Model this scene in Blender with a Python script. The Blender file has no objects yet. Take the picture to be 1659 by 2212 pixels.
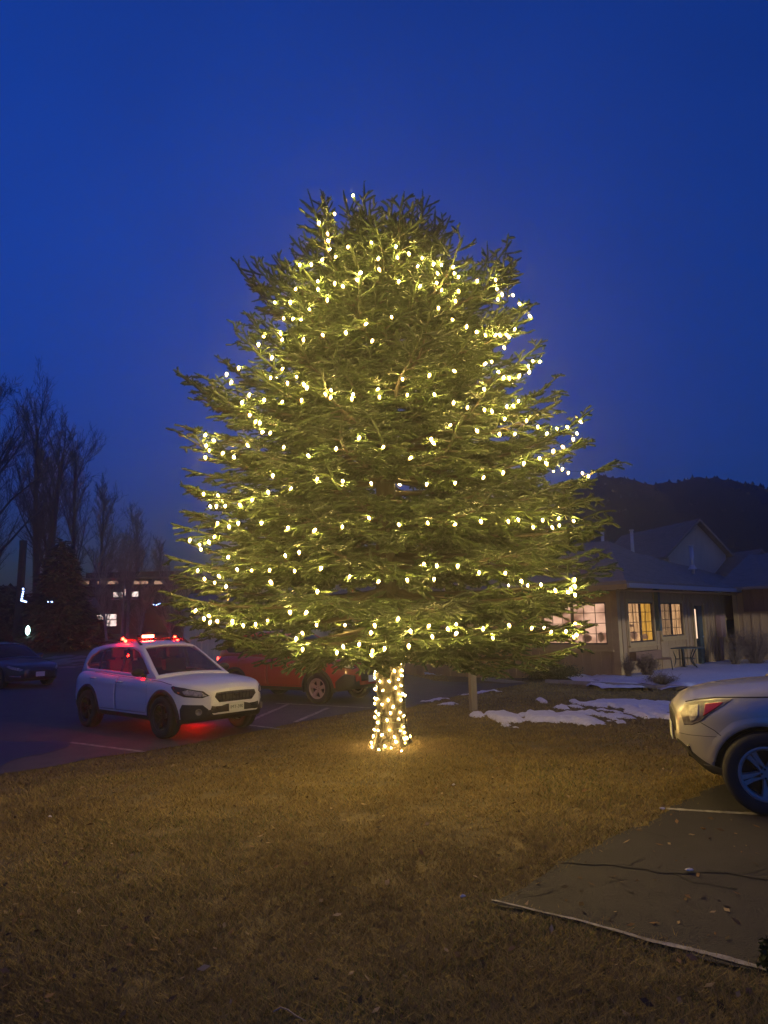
import bpy, bmesh, math, random
import numpy as np
from mathutils import Vector, Matrix
from mathutils.geometry import delaunay_2d_cdt

rng = np.random.default_rng(11)
random.seed(11)
sc = bpy.context.scene
C = sc.collection
R = math.radians

# ------------------------------------------------------------------ camera
F = 2212 * 26 / 36           # focal length in the units of the layout sketch (1659 x 2212)
PITCH = math.atan(239 / F)
ROLL = R(1.3)
EYE = np.array([0.0, 0.0, 1.75])
FW = np.array([0, math.cos(PITCH), math.sin(PITCH)])
_u = np.array([0, -math.sin(PITCH), math.cos(PITCH)])
_r = np.array([1.0, 0, 0])
RT = math.cos(ROLL) * _r - math.sin(ROLL) * _u
UP = math.cos(ROLL) * _u + math.sin(ROLL) * _r
cam_d = bpy.data.cameras.new('camera')
cam_d.sensor_fit = 'VERTICAL'
cam_d.sensor_height = 36
cam_d.lens = 26
cam_d.clip_start = 0.05
cam_d.clip_end = 3000
cam = bpy.data.objects.new('camera', cam_d)
C.objects.link(cam)
cam.matrix_world = Matrix(((RT[0], UP[0], -FW[0], EYE[0]), (RT[1], UP[1], -FW[1], EYE[1]), (RT[2], UP[2], -FW[2], EYE[2]), (0, 0, 0, 1)))
sc.camera = cam

# ------------------------------------------------------------------ sky, sun, exposure
w = bpy.data.worlds.new('World')
sc.world = w
w.use_nodes = True
nt = w.node_tree
nt.nodes.clear()
out = nt.nodes.new('ShaderNodeOutputWorld')
bg = nt.nodes.new('ShaderNodeBackground')
sky = nt.nodes.new('ShaderNodeTexSky')
sky.sky_type = 'NISHITA'
sky.sun_disc = False
sky.sun_elevation = R(-1.2)
sky.sun_rotation = R(142)
sky.altitude = 2500
sky.air_density = 1.0
sky.dust_density = 0.6
sky.ozone_density = 6.0
tint = nt.nodes.new('ShaderNodeMix')
tint.data_type = 'RGBA'
tint.blend_type = 'MULTIPLY'
tint.inputs[0].default_value = 1.0
tint.inputs[7].default_value = (0.28, 1.06, 1.06, 1)
hs = nt.nodes.new('ShaderNodeHueSaturation')
hs.inputs['Saturation'].default_value = 1.0
# faint unevenness of a thin overcast
gc = nt.nodes.new('ShaderNodeTexCoord')
cn = nt.nodes.new('ShaderNodeTexNoise')
cn.inputs['Scale'].default_value = 2.6
cn.inputs['Detail'].default_value = 4
cm = nt.nodes.new('ShaderNodeMapRange')
cm.inputs['From Min'].default_value = 0.3
cm.inputs['From Max'].default_value = 0.7
cm.inputs['To Min'].default_value = 0.88
cm.inputs['To Max'].default_value = 1.10
nt.links.new(gc.outputs['Generated'], cn.inputs['Vector'])
nt.links.new(cn.outputs[0], cm.inputs['Value'])
# the overcast thickens and dims towards the horizon all round
gz_ = nt.nodes.new('ShaderNodeSeparateXYZ')
nt.links.new(gc.outputs['Generated'], gz_.inputs[0])
ce = nt.nodes.new('ShaderNodeMapRange')
ce.inputs['From Min'].default_value = 0.0
ce.inputs['From Max'].default_value = 0.65
ce.inputs['To Min'].default_value = 0.46
ce.inputs['To Max'].default_value = 1.0
nt.links.new(gz_.outputs[2], ce.inputs['Value'])
cx = nt.nodes.new('ShaderNodeMath')
cx.operation = 'MULTIPLY'
nt.links.new(cm.outputs[0], cx.inputs[0])
nt.links.new(ce.outputs[0], cx.inputs[1])
nt.links.new(cx.outputs[0], hs.inputs['Value'])
nt.links.new(sky.outputs[0], hs.inputs['Color'])
nt.links.new(hs.outputs[0], tint.inputs[6])
nt.links.new(tint.outputs[2], bg.inputs['Color'])
bg.inputs['Strength'].default_value = 0.15
nt.links.new(bg.outputs[0], out.inputs['Surface'])
sc.view_settings.view_transform = 'Standard'
sc.view_settings.look = 'None'
sc.view_settings.gamma = 1
sc.view_settings.use_curve_mapping = False
LK = 2 ** (1.1 - 3.15)      # lamps are set for this exposure
sc.view_settings.exposure = 3.15
sc.render.engine = 'CYCLES'
sc.cycles.use_denoising = True
sc.cycles.max_bounces = 6
sc.cycles.diffuse_bounces = 3
sc.cycles.glossy_bounces = 3
sc.cycles.transmission_bounces = 4
sc.cycles.transparent_max_bounces = 12
sc.cycles.volume_bounces = 0
sc.cycles.sample_clamp_indirect = 4
sc.cycles.caustics_reflective = False
sc.cycles.caustics_refractive = False
sc.cycles.use_light_tree = True

# ------------------------------------------------------------------ helpers
def ray(px, py):
    return (px - 829.5) / F * RT + (1106 - py) / F * UP + FW
def at(px, py, Y):
    d = ray(px, py)
    return EYE + d * (Y / d[1])
def sstep(a, b, x):
    t = np.clip((np.asarray(x, float) - a) / (b - a), 0, 1)
    return t * t * (3 - 2 * t)

# value noise, numpy
_tab = rng.random((256, 256))
def vnoise(x, y, s=1.0):
    x = np.asarray(x, float) / s + 100.3
    y = np.asarray(y, float) / s + 57.7
    xi = np.floor(x).astype(int)
    yi = np.floor(y).astype(int)
    fx = x - xi
    fy = y - yi
    fx = fx * fx * (3 - 2 * fx)
    fy = fy * fy * (3 - 2 * fy)
    a = _tab[xi % 256, yi % 256]
    b = _tab[(xi + 1) % 256, yi % 256]
    c = _tab[xi % 256, (yi + 1) % 256]
    d = _tab[(xi + 1) % 256, (yi + 1) % 256]
    return (a * (1 - fx) + b * fx) * (1 - fy) + (c * (1 - fx) + d * fx) * fy
def fbm(x, y, s=1.0):
    return (vnoise(x, y, s) + 0.5 * vnoise(x, y, s / 2.03) + 0.25 * vnoise(x, y, s / 4.1)) / 1.75

TREE = np.array([0.03, 10.45])
def gh(x, y):
    """height of the ground"""
    x = np.asarray(x, float)
    y = np.asarray(y, float)
    s = (x + 3.5) * -0.863 + (y - 10.9) * 0.505
    z = -0.14 * sstep(-1.6, 0.2, s)
    r = np.hypot(x - TREE[0], y - TREE[1])
    z = z + 0.06 * np.exp(-(r / 1.1) ** 2)
    z = z + 0.055 * np.clip(y - 40, 0, 40) * sstep(5, -10, x)
    z = z + 0.05 * (fbm(x, y, 2.2) - 0.5) * sstep(0.4, -0.8, s) * sstep(40, 20, y)
    return z
def gp(px, py, dz=0.0):
    """point of the ground seen at a layout position"""
    d = ray(px, py)
    t = (0 - EYE[2]) / d[2]
    for _ in range(25):
        p = EYE + d * t
        t = t + 0.7 * ((float(gh(p[0], p[1])) - EYE[2]) / d[2] - t)
    p = EYE + d * t
    p[2] = float(gh(p[0], p[1])) + dz
    return p

def tag(o, label=None, cat=None, group=None, kind=None):
    if label: o['label'] = label
    if cat: o['category'] = cat
    if group: o['group'] = group
    if kind: o['kind'] = kind
    return o
def empty(name, loc=(0, 0, 0), rz=0.0, parent=None):
    o = bpy.data.objects.new(name, None)
    C.objects.link(o)
    o.location = loc
    o.rotation_euler = (0, 0, rz)
    if parent: o.parent = parent
    return o
def link(name, me, mats, parent=None):
    o = bpy.data.objects.new(name, me)
    C.objects.link(o)
    if mats is not None and len(me.materials) == 0:
        for m in (mats if isinstance(mats, (list, tuple)) else [mats]):
            me.materials.append(m)
    if parent: o.parent = parent
    return o
def npmesh(name, verts, tris, mats=None, parent=None, smooth=False, col=None, nper=3):
    """mesh object from numpy arrays; faces all with nper corners"""
    verts = np.asarray(verts, np.float32).reshape(-1, 3)
    tris = np.asarray(tris, np.int32).reshape(-1, nper)
    me = bpy.data.meshes.new(name)
    me.vertices.add(len(verts))
    me.vertices.foreach_set('co', verts.ravel())
    me.loops.add(tris.size)
    me.loops.foreach_set('vertex_index', tris.ravel())
    me.polygons.add(len(tris))
    me.polygons.foreach_set('loop_start', np.arange(0, tris.size, nper, dtype=np.int32))
    me.polygons.foreach_set('loop_total', np.full(len(tris), nper, np.int32))
    if smooth:
        me.polygons.foreach_set('use_smooth', np.ones(len(tris), bool))
    me.update(calc_edges=True)
    if col is not None:
        a = me.color_attributes.new('col', 'FLOAT_COLOR', 'POINT')
        c4 = np.ones((len(verts), 4), np.float32)
        c4[:, :3] = col
        a.data.foreach_set('color', c4.ravel())
    return link(name, me, mats, parent)

class MB:
    """collects simple shapes for one mesh"""
    def __init__(s):
        s.v = []
        s.f = []
        s.m = []
    def add(s, vs, fs, mi=0):
        n = len(s.v)
        s.v += [tuple(float(c) for c in p) for p in vs]
        s.f += [tuple(i + n for i in f) for f in fs]
        s.m += [mi] * len(fs)
    def box(s, x0, x1, y0, y1, z0, z1, mi=0, M=None):
        vs = [(x, y, z) for x in (x0, x1) for y in (y0, y1) for z in (z0, z1)]
        if M is not None: vs = [tuple(M @ Vector(p)) for p in vs]
        s.add(vs, [(0, 1, 3, 2), (4, 6, 7, 5), (0, 4, 5, 1), (2, 3, 7, 6), (0, 2, 6, 4), (1, 5, 7, 3)], mi)
    def tube(s, pts, rad, n=8, mi=0, caps=True):
        pts = [Vector(p) for p in pts]
        if not hasattr(rad, '__len__'): rad = [rad] * len(pts)
        rings = []
        for i, p in enumerate(pts):
            t = (pts[min(i + 1, len(pts) - 1)] - pts[max(i - 1, 0)]).normalized()
            a = t.orthogonal().normalized() if i == 0 else (pa - t * pa.dot(t)).normalized()
            pa = a
            b = t.cross(a)
            rings.append([p + (a * math.cos(k * 2 * math.pi / n) + b * math.sin(k * 2 * math.pi / n)) * rad[i] for k in range(n)])
        vs = [q for r_ in rings for q in r_]
        fs = []
        for i in range(len(pts) - 1):
            for k in range(n):
                fs.append((i * n + k, i * n + (k + 1) % n, (i + 1) * n + (k + 1) % n, (i + 1) * n + k))
        if caps:
            fs.append(tuple(range(n))[::-1])
            fs.append(tuple((len(pts) - 1) * n + k for k in range(n)))
        s.add(vs, fs, mi)
    def lathe(s, prof, n=24, M=None, mi=0, closed=False):
        """profile of (radius, height) turned round z"""
        vs = []
        for r_, h in prof:
            for k in range(n):
                a = 2 * math.pi * k / n
                vs.append((r_ * math.cos(a), r_ * math.sin(a), h))
        fs = []
        m = len(prof)
        for i in range(m if closed else m - 1):
            j = (i + 1) % m
            for k in range(n):
                fs.append((i * n + k, i * n + (k + 1) % n, j * n + (k + 1) % n, j * n + k))
        if M is not None: vs = [tuple(M @ Vector(p)) for p in vs]
        s.add(vs, fs, mi)
    def mesh(s, name, smooth=False):
        me = bpy.data.meshes.new(name)
        me.from_pydata(s.v, [], s.f)
        me.polygons.foreach_set('material_index', s.m)
        if smooth: me.polygons.foreach_set('use_smooth', [True] * len(s.f))
        me.update()
        return me
    def build(s, name, mats, parent=None, smooth=False, bevel=0, fix=True):
        me = s.mesh(name, smooth)
        if fix:
            bm = bmesh.new()
            bm.from_mesh(me)
            bmesh.ops.recalc_face_normals(bm, faces=bm.faces)
            bm.to_mesh(me)
            bm.free()
        o = link(name, me, mats, parent)
        if bevel:
            b = o.modifiers.new('bevel', 'BEVEL')
            b.width = bevel
            b.segments = 2
            b.limit_method = 'ANGLE'
        return o

def polymesh(poly, step, rough=0.0):
    """fills a 2D outline with a triangle grid; returns xy array, triangles"""
    poly = np.asarray(poly, float)
    bd = []
    for i in range(len(poly)):
        a, b = poly[i], poly[(i + 1) % len(poly)]
        n = max(1, int(np.hypot(*(b - a)) / step))
        for k in range(n):
            p = a + (b - a) * k / n
            if rough: p = p + (rng.random(2) - 0.5) * 2 * rough
            bd.append(p)
    bd = np.array(bd)
    lo, hi = bd.min(0), bd.max(0)
    xs = np.arange(lo[0], hi[0], step)
    ys = np.arange(lo[1], hi[1], step)
    gx, gy = np.meshgrid(xs, ys)
    g = np.stack([gx.ravel(), gy.ravel()], 1) + (rng.random((gx.size, 2)) - 0.5) * step * 0.2
    g = g[inpoly(g, bd)]
    allp = [Vector(p) for p in np.vstack([bd, g])]
    res = delaunay_2d_cdt(allp, [], [list(range(len(bd)))], 1, 1e-5)
    xy = np.array([tuple(p) for p in res[0]])
    return xy, [f for f in res[2] if len(f) == 3]
def inpoly(p, poly):
    x, y = p[:, 0], p[:, 1]
    c = np.zeros(len(p), bool)
    j = len(poly) - 1
    for i in range(len(poly)):
        xi, yi = poly[i]
        xj, yj = poly[j]
        m = ((yi > y) != (yj > y))
        with np.errstate(divide='ignore', invalid='ignore'):
            c ^= m & (x < (xj - xi) * (y - yi) / (yj - yi) + xi)
        j = i
    return c

# ------------------------------------------------------------------ materials
def mat(name, color, rough=0.6, metal=0.0, noise=0.0, nscale=8.0, c2=None, bump=0.0, bscale=60.0, coat=0.0, spec=0.5, emit=None, estr=0.0, coords='Object', stretch=None):
    m = bpy.data.materials.new(name)
    m.use_nodes = True
    t = m.node_tree
    b = t.nodes['Principled BSDF']
    b.inputs['Base Color'].default_value = (*color, 1)
    b.inputs['Roughness'].default_value = rough
    b.inputs['Metallic'].default_value = metal
    b.inputs['Coat Weight'].default_value = coat
    b.inputs['Specular IOR Level'].default_value = spec
    if emit:
        b.inputs['Emission Color'].default_value = (*emit, 1)
        b.inputs['Emission Strength'].default_value = estr
    if noise or bump:
        tc = t.nodes.new('ShaderNodeTexCoord')
        mp = t.nodes.new('ShaderNodeMapping')
        if stretch: mp.inputs['Scale'].default_value = stretch
        t.links.new(tc.outputs[coords], mp.inputs['Vector'])
    if noise:
        n = t.nodes.new('ShaderNodeTexNoise')
        n.inputs['Scale'].default_value = nscale
        n.inputs['Detail'].default_value = 7
        n.inputs['Roughness'].default_value = 0.65
        t.links.new(mp.outputs[0], n.inputs['Vector'])
        cr = t.nodes.new('ShaderNodeValToRGB')
        cr.color_ramp.elements[0].position = 0.5 - 0.25
        cr.color_ramp.elements[1].position = 0.5 + 0.25
        k = c2 or tuple(c * (1 - noise) for c in color)
        cr.color_ramp.elements[0].color = (*k, 1)
        cr.color_ramp.elements[1].color = (*color, 1)
        t.links.new(n.outputs[0], cr.inputs[0])
        t.links.new(cr.outputs[0], b.inputs['Base Color'])
    if bump:
        n2 = t.nodes.new('ShaderNodeTexNoise')
        n2.inputs['Scale'].default_value = bscale
        n2.inputs['Detail'].default_value = 5
        t.links.new(mp.outputs[0], n2.inputs['Vector'])
        bp = t.nodes.new('ShaderNodeBump')
        bp.inputs['Strength'].default_value = bump
        bp.inputs['Distance'].default_value = 0.02
        t.links.new(n2.outputs[0], bp.inputs['Height'])
        t.links.new(bp.outputs[0], b.inputs['Normal'])
    return m
def emat(name, color, strength):
    m = bpy.data.materials.new(name)
    m.use_nodes = True
    t = m.node_tree
    t.nodes.clear()
    o = t.nodes.new('ShaderNodeOutputMaterial')
    e = t.nodes.new('ShaderNodeEmission')
    e.inputs[0].default_value = (*color, 1)
    e.inputs[1].default_value = strength * LK
    t.links.new(e.outputs[0], o.inputs[0])
    return m
def colmat(name, rough=0.8, transl=0.0, spec=0.3):
    """colour from the mesh's own per-blade colours"""
    m = bpy.data.materials.new(name)
    m.use_nodes = True
    t = m.node_tree
    b = t.nodes['Principled BSDF']
    a = t.nodes.new('ShaderNodeAttribute')
    a.attribute_name = 'col'
    t.links.new(a.outputs['Color'], b.inputs['Base Color'])
    b.inputs['Roughness'].default_value = rough
    b.inputs['Specular IOR Level'].default_value = spec
    if transl:
        tr = t.nodes.new('ShaderNodeBsdfTranslucent')
        t.links.new(a.outputs['Color'], tr.inputs[0])
        mx = t.nodes.new('ShaderNodeMixShader')
        mx.inputs[0].default_value = transl
        t.links.new(b.outputs[0], mx.inputs[1])
        t.links.new(tr.outputs[0], mx.inputs[2])
        t.links.new(mx.outputs[0], t.nodes['Material Output'].inputs[0])
    return m
def glassmat(name, tintc, rough=0.02):
    m = bpy.data.materials.new(name)
    m.use_nodes = True
    t = m.node_tree
    t.nodes.clear()
    o = t.nodes.new('ShaderNodeOutputMaterial')
    tr = t.nodes.new('ShaderNodeBsdfTransparent')
    tr.inputs[0].default_value = (*tintc, 1)
    gl = t.nodes.new('ShaderNodeBsdfGlossy')
    gl.inputs['Roughness'].default_value = rough
    fr = t.nodes.new('ShaderNodeFresnel')
    fr.inputs[0].default_value = 1.5
    mx = t.nodes.new('ShaderNodeMixShader')
    t.links.new(fr.outputs[0], mx.inputs[0])
    t.links.new(tr.outputs[0], mx.inputs[1])
    t.links.new(gl.outputs[0], mx.inputs[2])
    t.links.new(mx.outputs[0], o.inputs[0])
    return m

M_ = {}
M_['soil'] = mat('dry_turf', (0.17, 0.125, 0.042), 0.95, noise=1, nscale=2.3, c2=(0.075, 0.058, 0.02), bump=0.6, bscale=45)
M_['asphalt'] = mat('asphalt', (0.085, 0.078, 0.07), 0.72, noise=1, nscale=3.0, c2=(0.045, 0.042, 0.04), bump=0.35, bscale=220)
M_['asphalt_old'] = mat('worn_asphalt', (0.036, 0.031, 0.027), 0.85, noise=1, nscale=1.3, c2=(0.014, 0.012, 0.011), bump=0.9, bscale=110)
M_['dark_patch'] = mat('dark_asphalt', (0.03, 0.026, 0.03), 0.5, noise=1, nscale=2, c2=(0.018, 0.016, 0.018), bump=0.3, bscale=150)
M_['paint'] = mat('road_paint', (0.42, 0.40, 0.36), 0.85, noise=1, nscale=9, c2=(0.06, 0.055, 0.05))
M_['crack'] = mat('tar_crack', (0.016, 0.015, 0.014), 0.9)
M_['snow'] = mat('snow', (0.80, 0.81, 0.84), 0.6, noise=1, nscale=9, c2=(0.55, 0.55, 0.56), bump=0.4, bscale=30)
M_['concrete'] = mat('concrete', (0.34, 0.33, 0.31), 0.85, noise=1, nscale=3, c2=(0.22, 0.21, 0.2))
M_['bark'] = mat('spruce_bark', (0.05, 0.039, 0.028), 0.95, noise=1, nscale=14, c2=(0.018, 0.014, 0.011), bump=1.0, bscale=30, stretch=(1, 1, 0.3))
M_['twig'] = mat('spruce_twig', (0.055, 0.042, 0.028), 0.9)
M_['needles'] = colmat('spruce_needles', 0.55, 0.18, 0.35)
M_['blades'] = colmat('grass_blades', 0.8, 0.25, 0.2)
M_['wire'] = mat('green_wire', (0.015, 0.03, 0.015), 0.5)
M_['bulb'] = emat('warm_bulb', (1.0, 0.665, 0.185), 720.0)
def shellmat():
    m = emat('bulb_shell', (1.0, 0.58, 0.11), 4.0)
    t = m.node_tree
    e = [n for n in t.nodes if n.type == 'EMISSION'][0]
    tr = t.nodes.new('ShaderNodeBsdfTransparent')
    mx = t.nodes.new('ShaderNodeMixShader')
    mx.inputs[0].default_value = 0.32
    t.links.new(tr.outputs[0], mx.inputs[1])
    t.links.new(e.outputs[0], mx.inputs[2])
    t.links.new(mx.outputs[0], t.nodes['Material Output'].inputs[0])
    m.cycles.emission_sampling = 'NONE'
    return m
M_['bulb_shell'] = shellmat()
M_['bulb_small'] = emat('trunk_bulb', (1.0, 0.665, 0.185), 400.0)
M_['bulb_dim'] = emat('dimmer_bulb', (1.0, 0.64, 0.16), 430.0)
M_['bulb_bright'] = emat('brighter_bulb', (1.0, 0.68, 0.20), 1000.0)
M_['cap'] = mat('bulb_socket', (0.02, 0.035, 0.02), 0.5)

# ------------------------------------------------------------------ ground
def axis(lo, a, b, hi, fine, grow=1.25):
    c = list(np.arange(a, b + 1e-6, fine))
    s = fine
    while c[-1] < hi:
        s *= grow
        c.append(c[-1] + s)
    s = fine
    while c[0] > lo:
        s *= grow
        c.insert(0, c[0] - s)
    return np.array(c)
gxs = axis(-900, -9, 12, 900, 0.25)
gys = axis(-60, 1.5, 26, 1600, 0.25)
GX, GY = np.meshgrid(gxs, gys)
GZ = gh(GX, GY)
nx, ny = len(gxs), len(gys)
idx = np.arange(nx * ny).reshape(ny, nx)
quads = np.stack([idx[:-1, :-1], idx[:-1, 1:], idx[1:, 1:], idx[1:, :-1]], -1).reshape(-1, 4)
o = npmesh('ground', np.stack([GX, GY, GZ], -1).reshape(-1, 3), quads, M_['soil'], smooth=True, nper=4)
tag(o, kind='structure')

def sheet(name, poly, dz, m, step=0.3, rough=0.0, parent=None, kind='structure'):
    xy, tr = polymesh(poly, step, rough)
    z = gh(xy[:, 0], xy[:, 1]) + dz
    o = npmesh(name, np.column_stack([xy, z]), np.array(tr), m, parent, smooth=True)
    if kind and not parent: tag(o, kind=kind)
    return o
def strip(name, p0, p1, wid, dz, m, parent=None, wob=0.0):
    """painted line or crack on the ground, real width, following the ground"""
    p0, p1 = np.array(p0[:2]), np.array(p1[:2])
    n = max(2, int(np.hypot(*(p1 - p0)) / (0.03 if wob else 0.12)))
    t = np.linspace(0, 1, n)[:, None]
    c = p0 + (p1 - p0) * t
    d = (p1 - p0) / np.hypot(*(p1 - p0))
    nn = np.array([-d[1], d[0]])
    if wob:
        c = c + nn * ((fbm(c[:, 0] * 3, c[:, 1] * 3, 1.0) - 0.5) * wob * 2)[:, None]
    hwid = wid / 2 * (1 + (rng.random((n, 1)) - 0.5) * (0.5 if wob else 0.2))
    a, b = c + nn * hwid, c - nn * hwid
    xy = np.vstack([a, b])
    z = gh(xy[:, 0], xy[:, 1]) + dz
    q = [(i, i + 1, n + i + 1, n + i) for i in range(n - 1) if not (wob and m is M_['paint'] and vnoise(c[i, 0], c[i, 1], 0.16) + 0.35 * rng.random() > 1.16)]
    return npmesh(name, np.column_stack([xy, z]), q, m, parent, nper=4)

def gxy(pts):
    return [gp(*p)[:2] for p in pts]
lot_edge = gxy([(-160, 1690), (0, 1675), (114, 1658), (213, 1638), (307, 1625), (397, 1611), (496, 1593), (640, 1563), (736, 1545), (800, 1533), (885, 1530), (909, 1522), (1014, 1498), (1042, 1494), (1153, 1475)])
far_lot = [np.array(p) for p in ((3.0, 22.8), (1.5, 24.2), (-0.5, 33.0), (-9, 37), (-30, 44), (-45, 40), (-45, 9))]
LOT = np.array(list(lot_edge) + far_lot)
lot = sheet('parking_lot', LOT, 0.016, M_['asphalt'], 0.5, 0.03)
dark_patch = gxy([(-120, 1690), (-20, 1668), (40, 1640), (100, 1630), (150, 1614), (150, 1606), (120, 1602), (60, 1606), (-40, 1600), (-160, 1612)])
o = sheet('dark_asphalt_patch', dark_patch, 0.022, M_['dark_patch'], 0.2, 0.02)  # darker, slightly smoother patch of the lot
DRIVE = np.array(gxy([(1060, 1955), (1206, 1876), (1271, 1836), (1340, 1805), (1396, 1785), (1445, 1753), (1514, 1715), (1570, 1694), (1640, 1655), (1760, 1620)]) + [np.array((9.0, 10.5)), np.array((13, 9)), np.array((13, 2)), np.array((4.5, 3.0))] + gxy([(1760, 2132), (1659, 2107), (1590, 2091), (1392, 2038), (1230, 1994)]))
drive = sheet('driveway', DRIVE, 0.016, M_['asphalt_old'], 0.12, 0.04)
# painted lines, cracks
for a, b, wd in (((150, 1606), (312, 1627), 0.10), ((538, 1560), (627, 1521), 0.11), ((638, 1562), (709, 1531), 0.11), ((597, 1521), (800, 1531), 0.10), ((500, 1564), (606, 1577), 0.10)):
    strip('painted_line', gp(*a), gp(*b), wd, 0.021, M_['paint'], lot)
strip('painted_line', gp(1440, 1752), gp(1690, 1765), 0.07, 0.021, M_['paint'], drive, 0.02)
pp = [(1062, 1952), (1230, 1991), (1392, 2035), (1590, 2086), (1700, 2114)]
for a, b, wd in zip(pp[:-1], pp[1:], (0.022, 0.03, 0.045, 0.045)):
    strip('painted_line', gp(*a), gp(*b), wd, 0.022, M_['paint'], drive, 0.03)
for a, b in (((1206, 1870), (1330, 1873)), ((1330, 1873), (1430, 1884)), ((1430, 1884), (1560, 1893)), ((1560, 1893), (1720, 1908))):
    strip('crack', gp(*a), gp(*b), 0.034, 0.022, M_['crack'], drive, 0.11)
for a, b in (((1310, 1915), (1350, 1900)), ((1350, 1874), (1385, 1858)), ((1450, 1886), (1500, 1915)), ((1500, 1915), (1590, 1930)), ((1590, 1896), (1640, 1876)), ((1130, 1945), (1200, 1930)), ((1400, 1800), (1440, 1815))):
    strip('crack', gp(*a), gp(*b), 0.014, 0.0215, M_['crack'], drive, 0.09)

# snow lying in the grass
def snow(name, poly, thr, label, step=0.045, h=0.05, s=0.8, parent=None):
    poly = np.asarray(poly)
    lo, hi = poly.min(0), poly.max(0)
    xs = np.arange(lo[0], hi[0], step)
    ys = np.arange(lo[1], hi[1], step)
    X, Y = np.meshgrid(xs, ys)
    P = np.stack([X.ravel(), Y.ravel()], 1)
    ins = inpoly(P, poly)
    # distance to the outline, for a ragged fading rim
    d = np.full(len(P), 1e9)
    for i in range(len(poly)):
        a, b = poly[i], poly[(i + 1) % len(poly)]
        ab = b - a
        t = np.clip(((P - a) @ ab) / (ab @ ab), 0, 1)
        d = np.minimum(d, np.hypot(*(P - a - t[:, None] * ab).T))
    d = np.where(ins, d, -d)
    n = 0.5 + (fbm(P[:, 0] * 0.9, P[:, 1] * 0.5, s) - 0.5) * 0.55 + (fbm(P[:, 0] * 1.1, P[:, 1] * 0.36, 0.34) - 0.5) * 0.95
    v = n + 0.32 * sstep(-0.1, 0.8, d) - thr
    z = gh(P[:, 0], P[:, 1]) + np.clip(v * 0.35, -0.05, h) + 0.025
    keep = v > -0.02
    iy, ix = len(ys), len(xs)
    id_ = np.arange(iy * ix).reshape(iy, ix)
    q = np.stack([id_[:-1, :-1], id_[:-1, 1:], id_[1:, 1:], id_[1:, :-1]], -1).reshape(-1, 4)
    q = q[keep[q].any(1)]
    used = np.unique(q)
    re = np.zeros(iy * ix, int)
    re[used] = np.arange(len(used))
    o = npmesh(name, np.column_stack([P, z])[used], re[q], M_['snow'], parent, smooth=True, nper=4)
    tag(o, label, None if parent else 'snow', kind='stuff')
    return o
snow('snow_patch', gxy([(955, 1546), (1040, 1560), (1140, 1567), (1250, 1570), (1440, 1566), (1520, 1560), (1540, 1535), (1480, 1520), (1380, 1508), (1250, 1514), (1150, 1526), (1040, 1536)]), 0.775, 'thin ragged patch of old snow on the lawn beside the silver car')
for i, (px, py, r_, lb) in enumerate(((925, 1516, 0.32, 'small snow scrap on the lawn edge just behind the trunk'), (905, 1519, 0.22, 'tiny snow scrap nearest the wrapped trunk'), (1040, 1497, 0.35, 'small snow scrap beside the wooden post'))):
    c = gp(px, py)
    snow('snow_patch', [c[:2] + np.array((math.cos(a) * r_ * 1.6, math.sin(a) * r_)) for a in np.linspace(0, 6.28, 11)[:-1]], 0.62, lb, 0.04, 0.03, 0.25)

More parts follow.
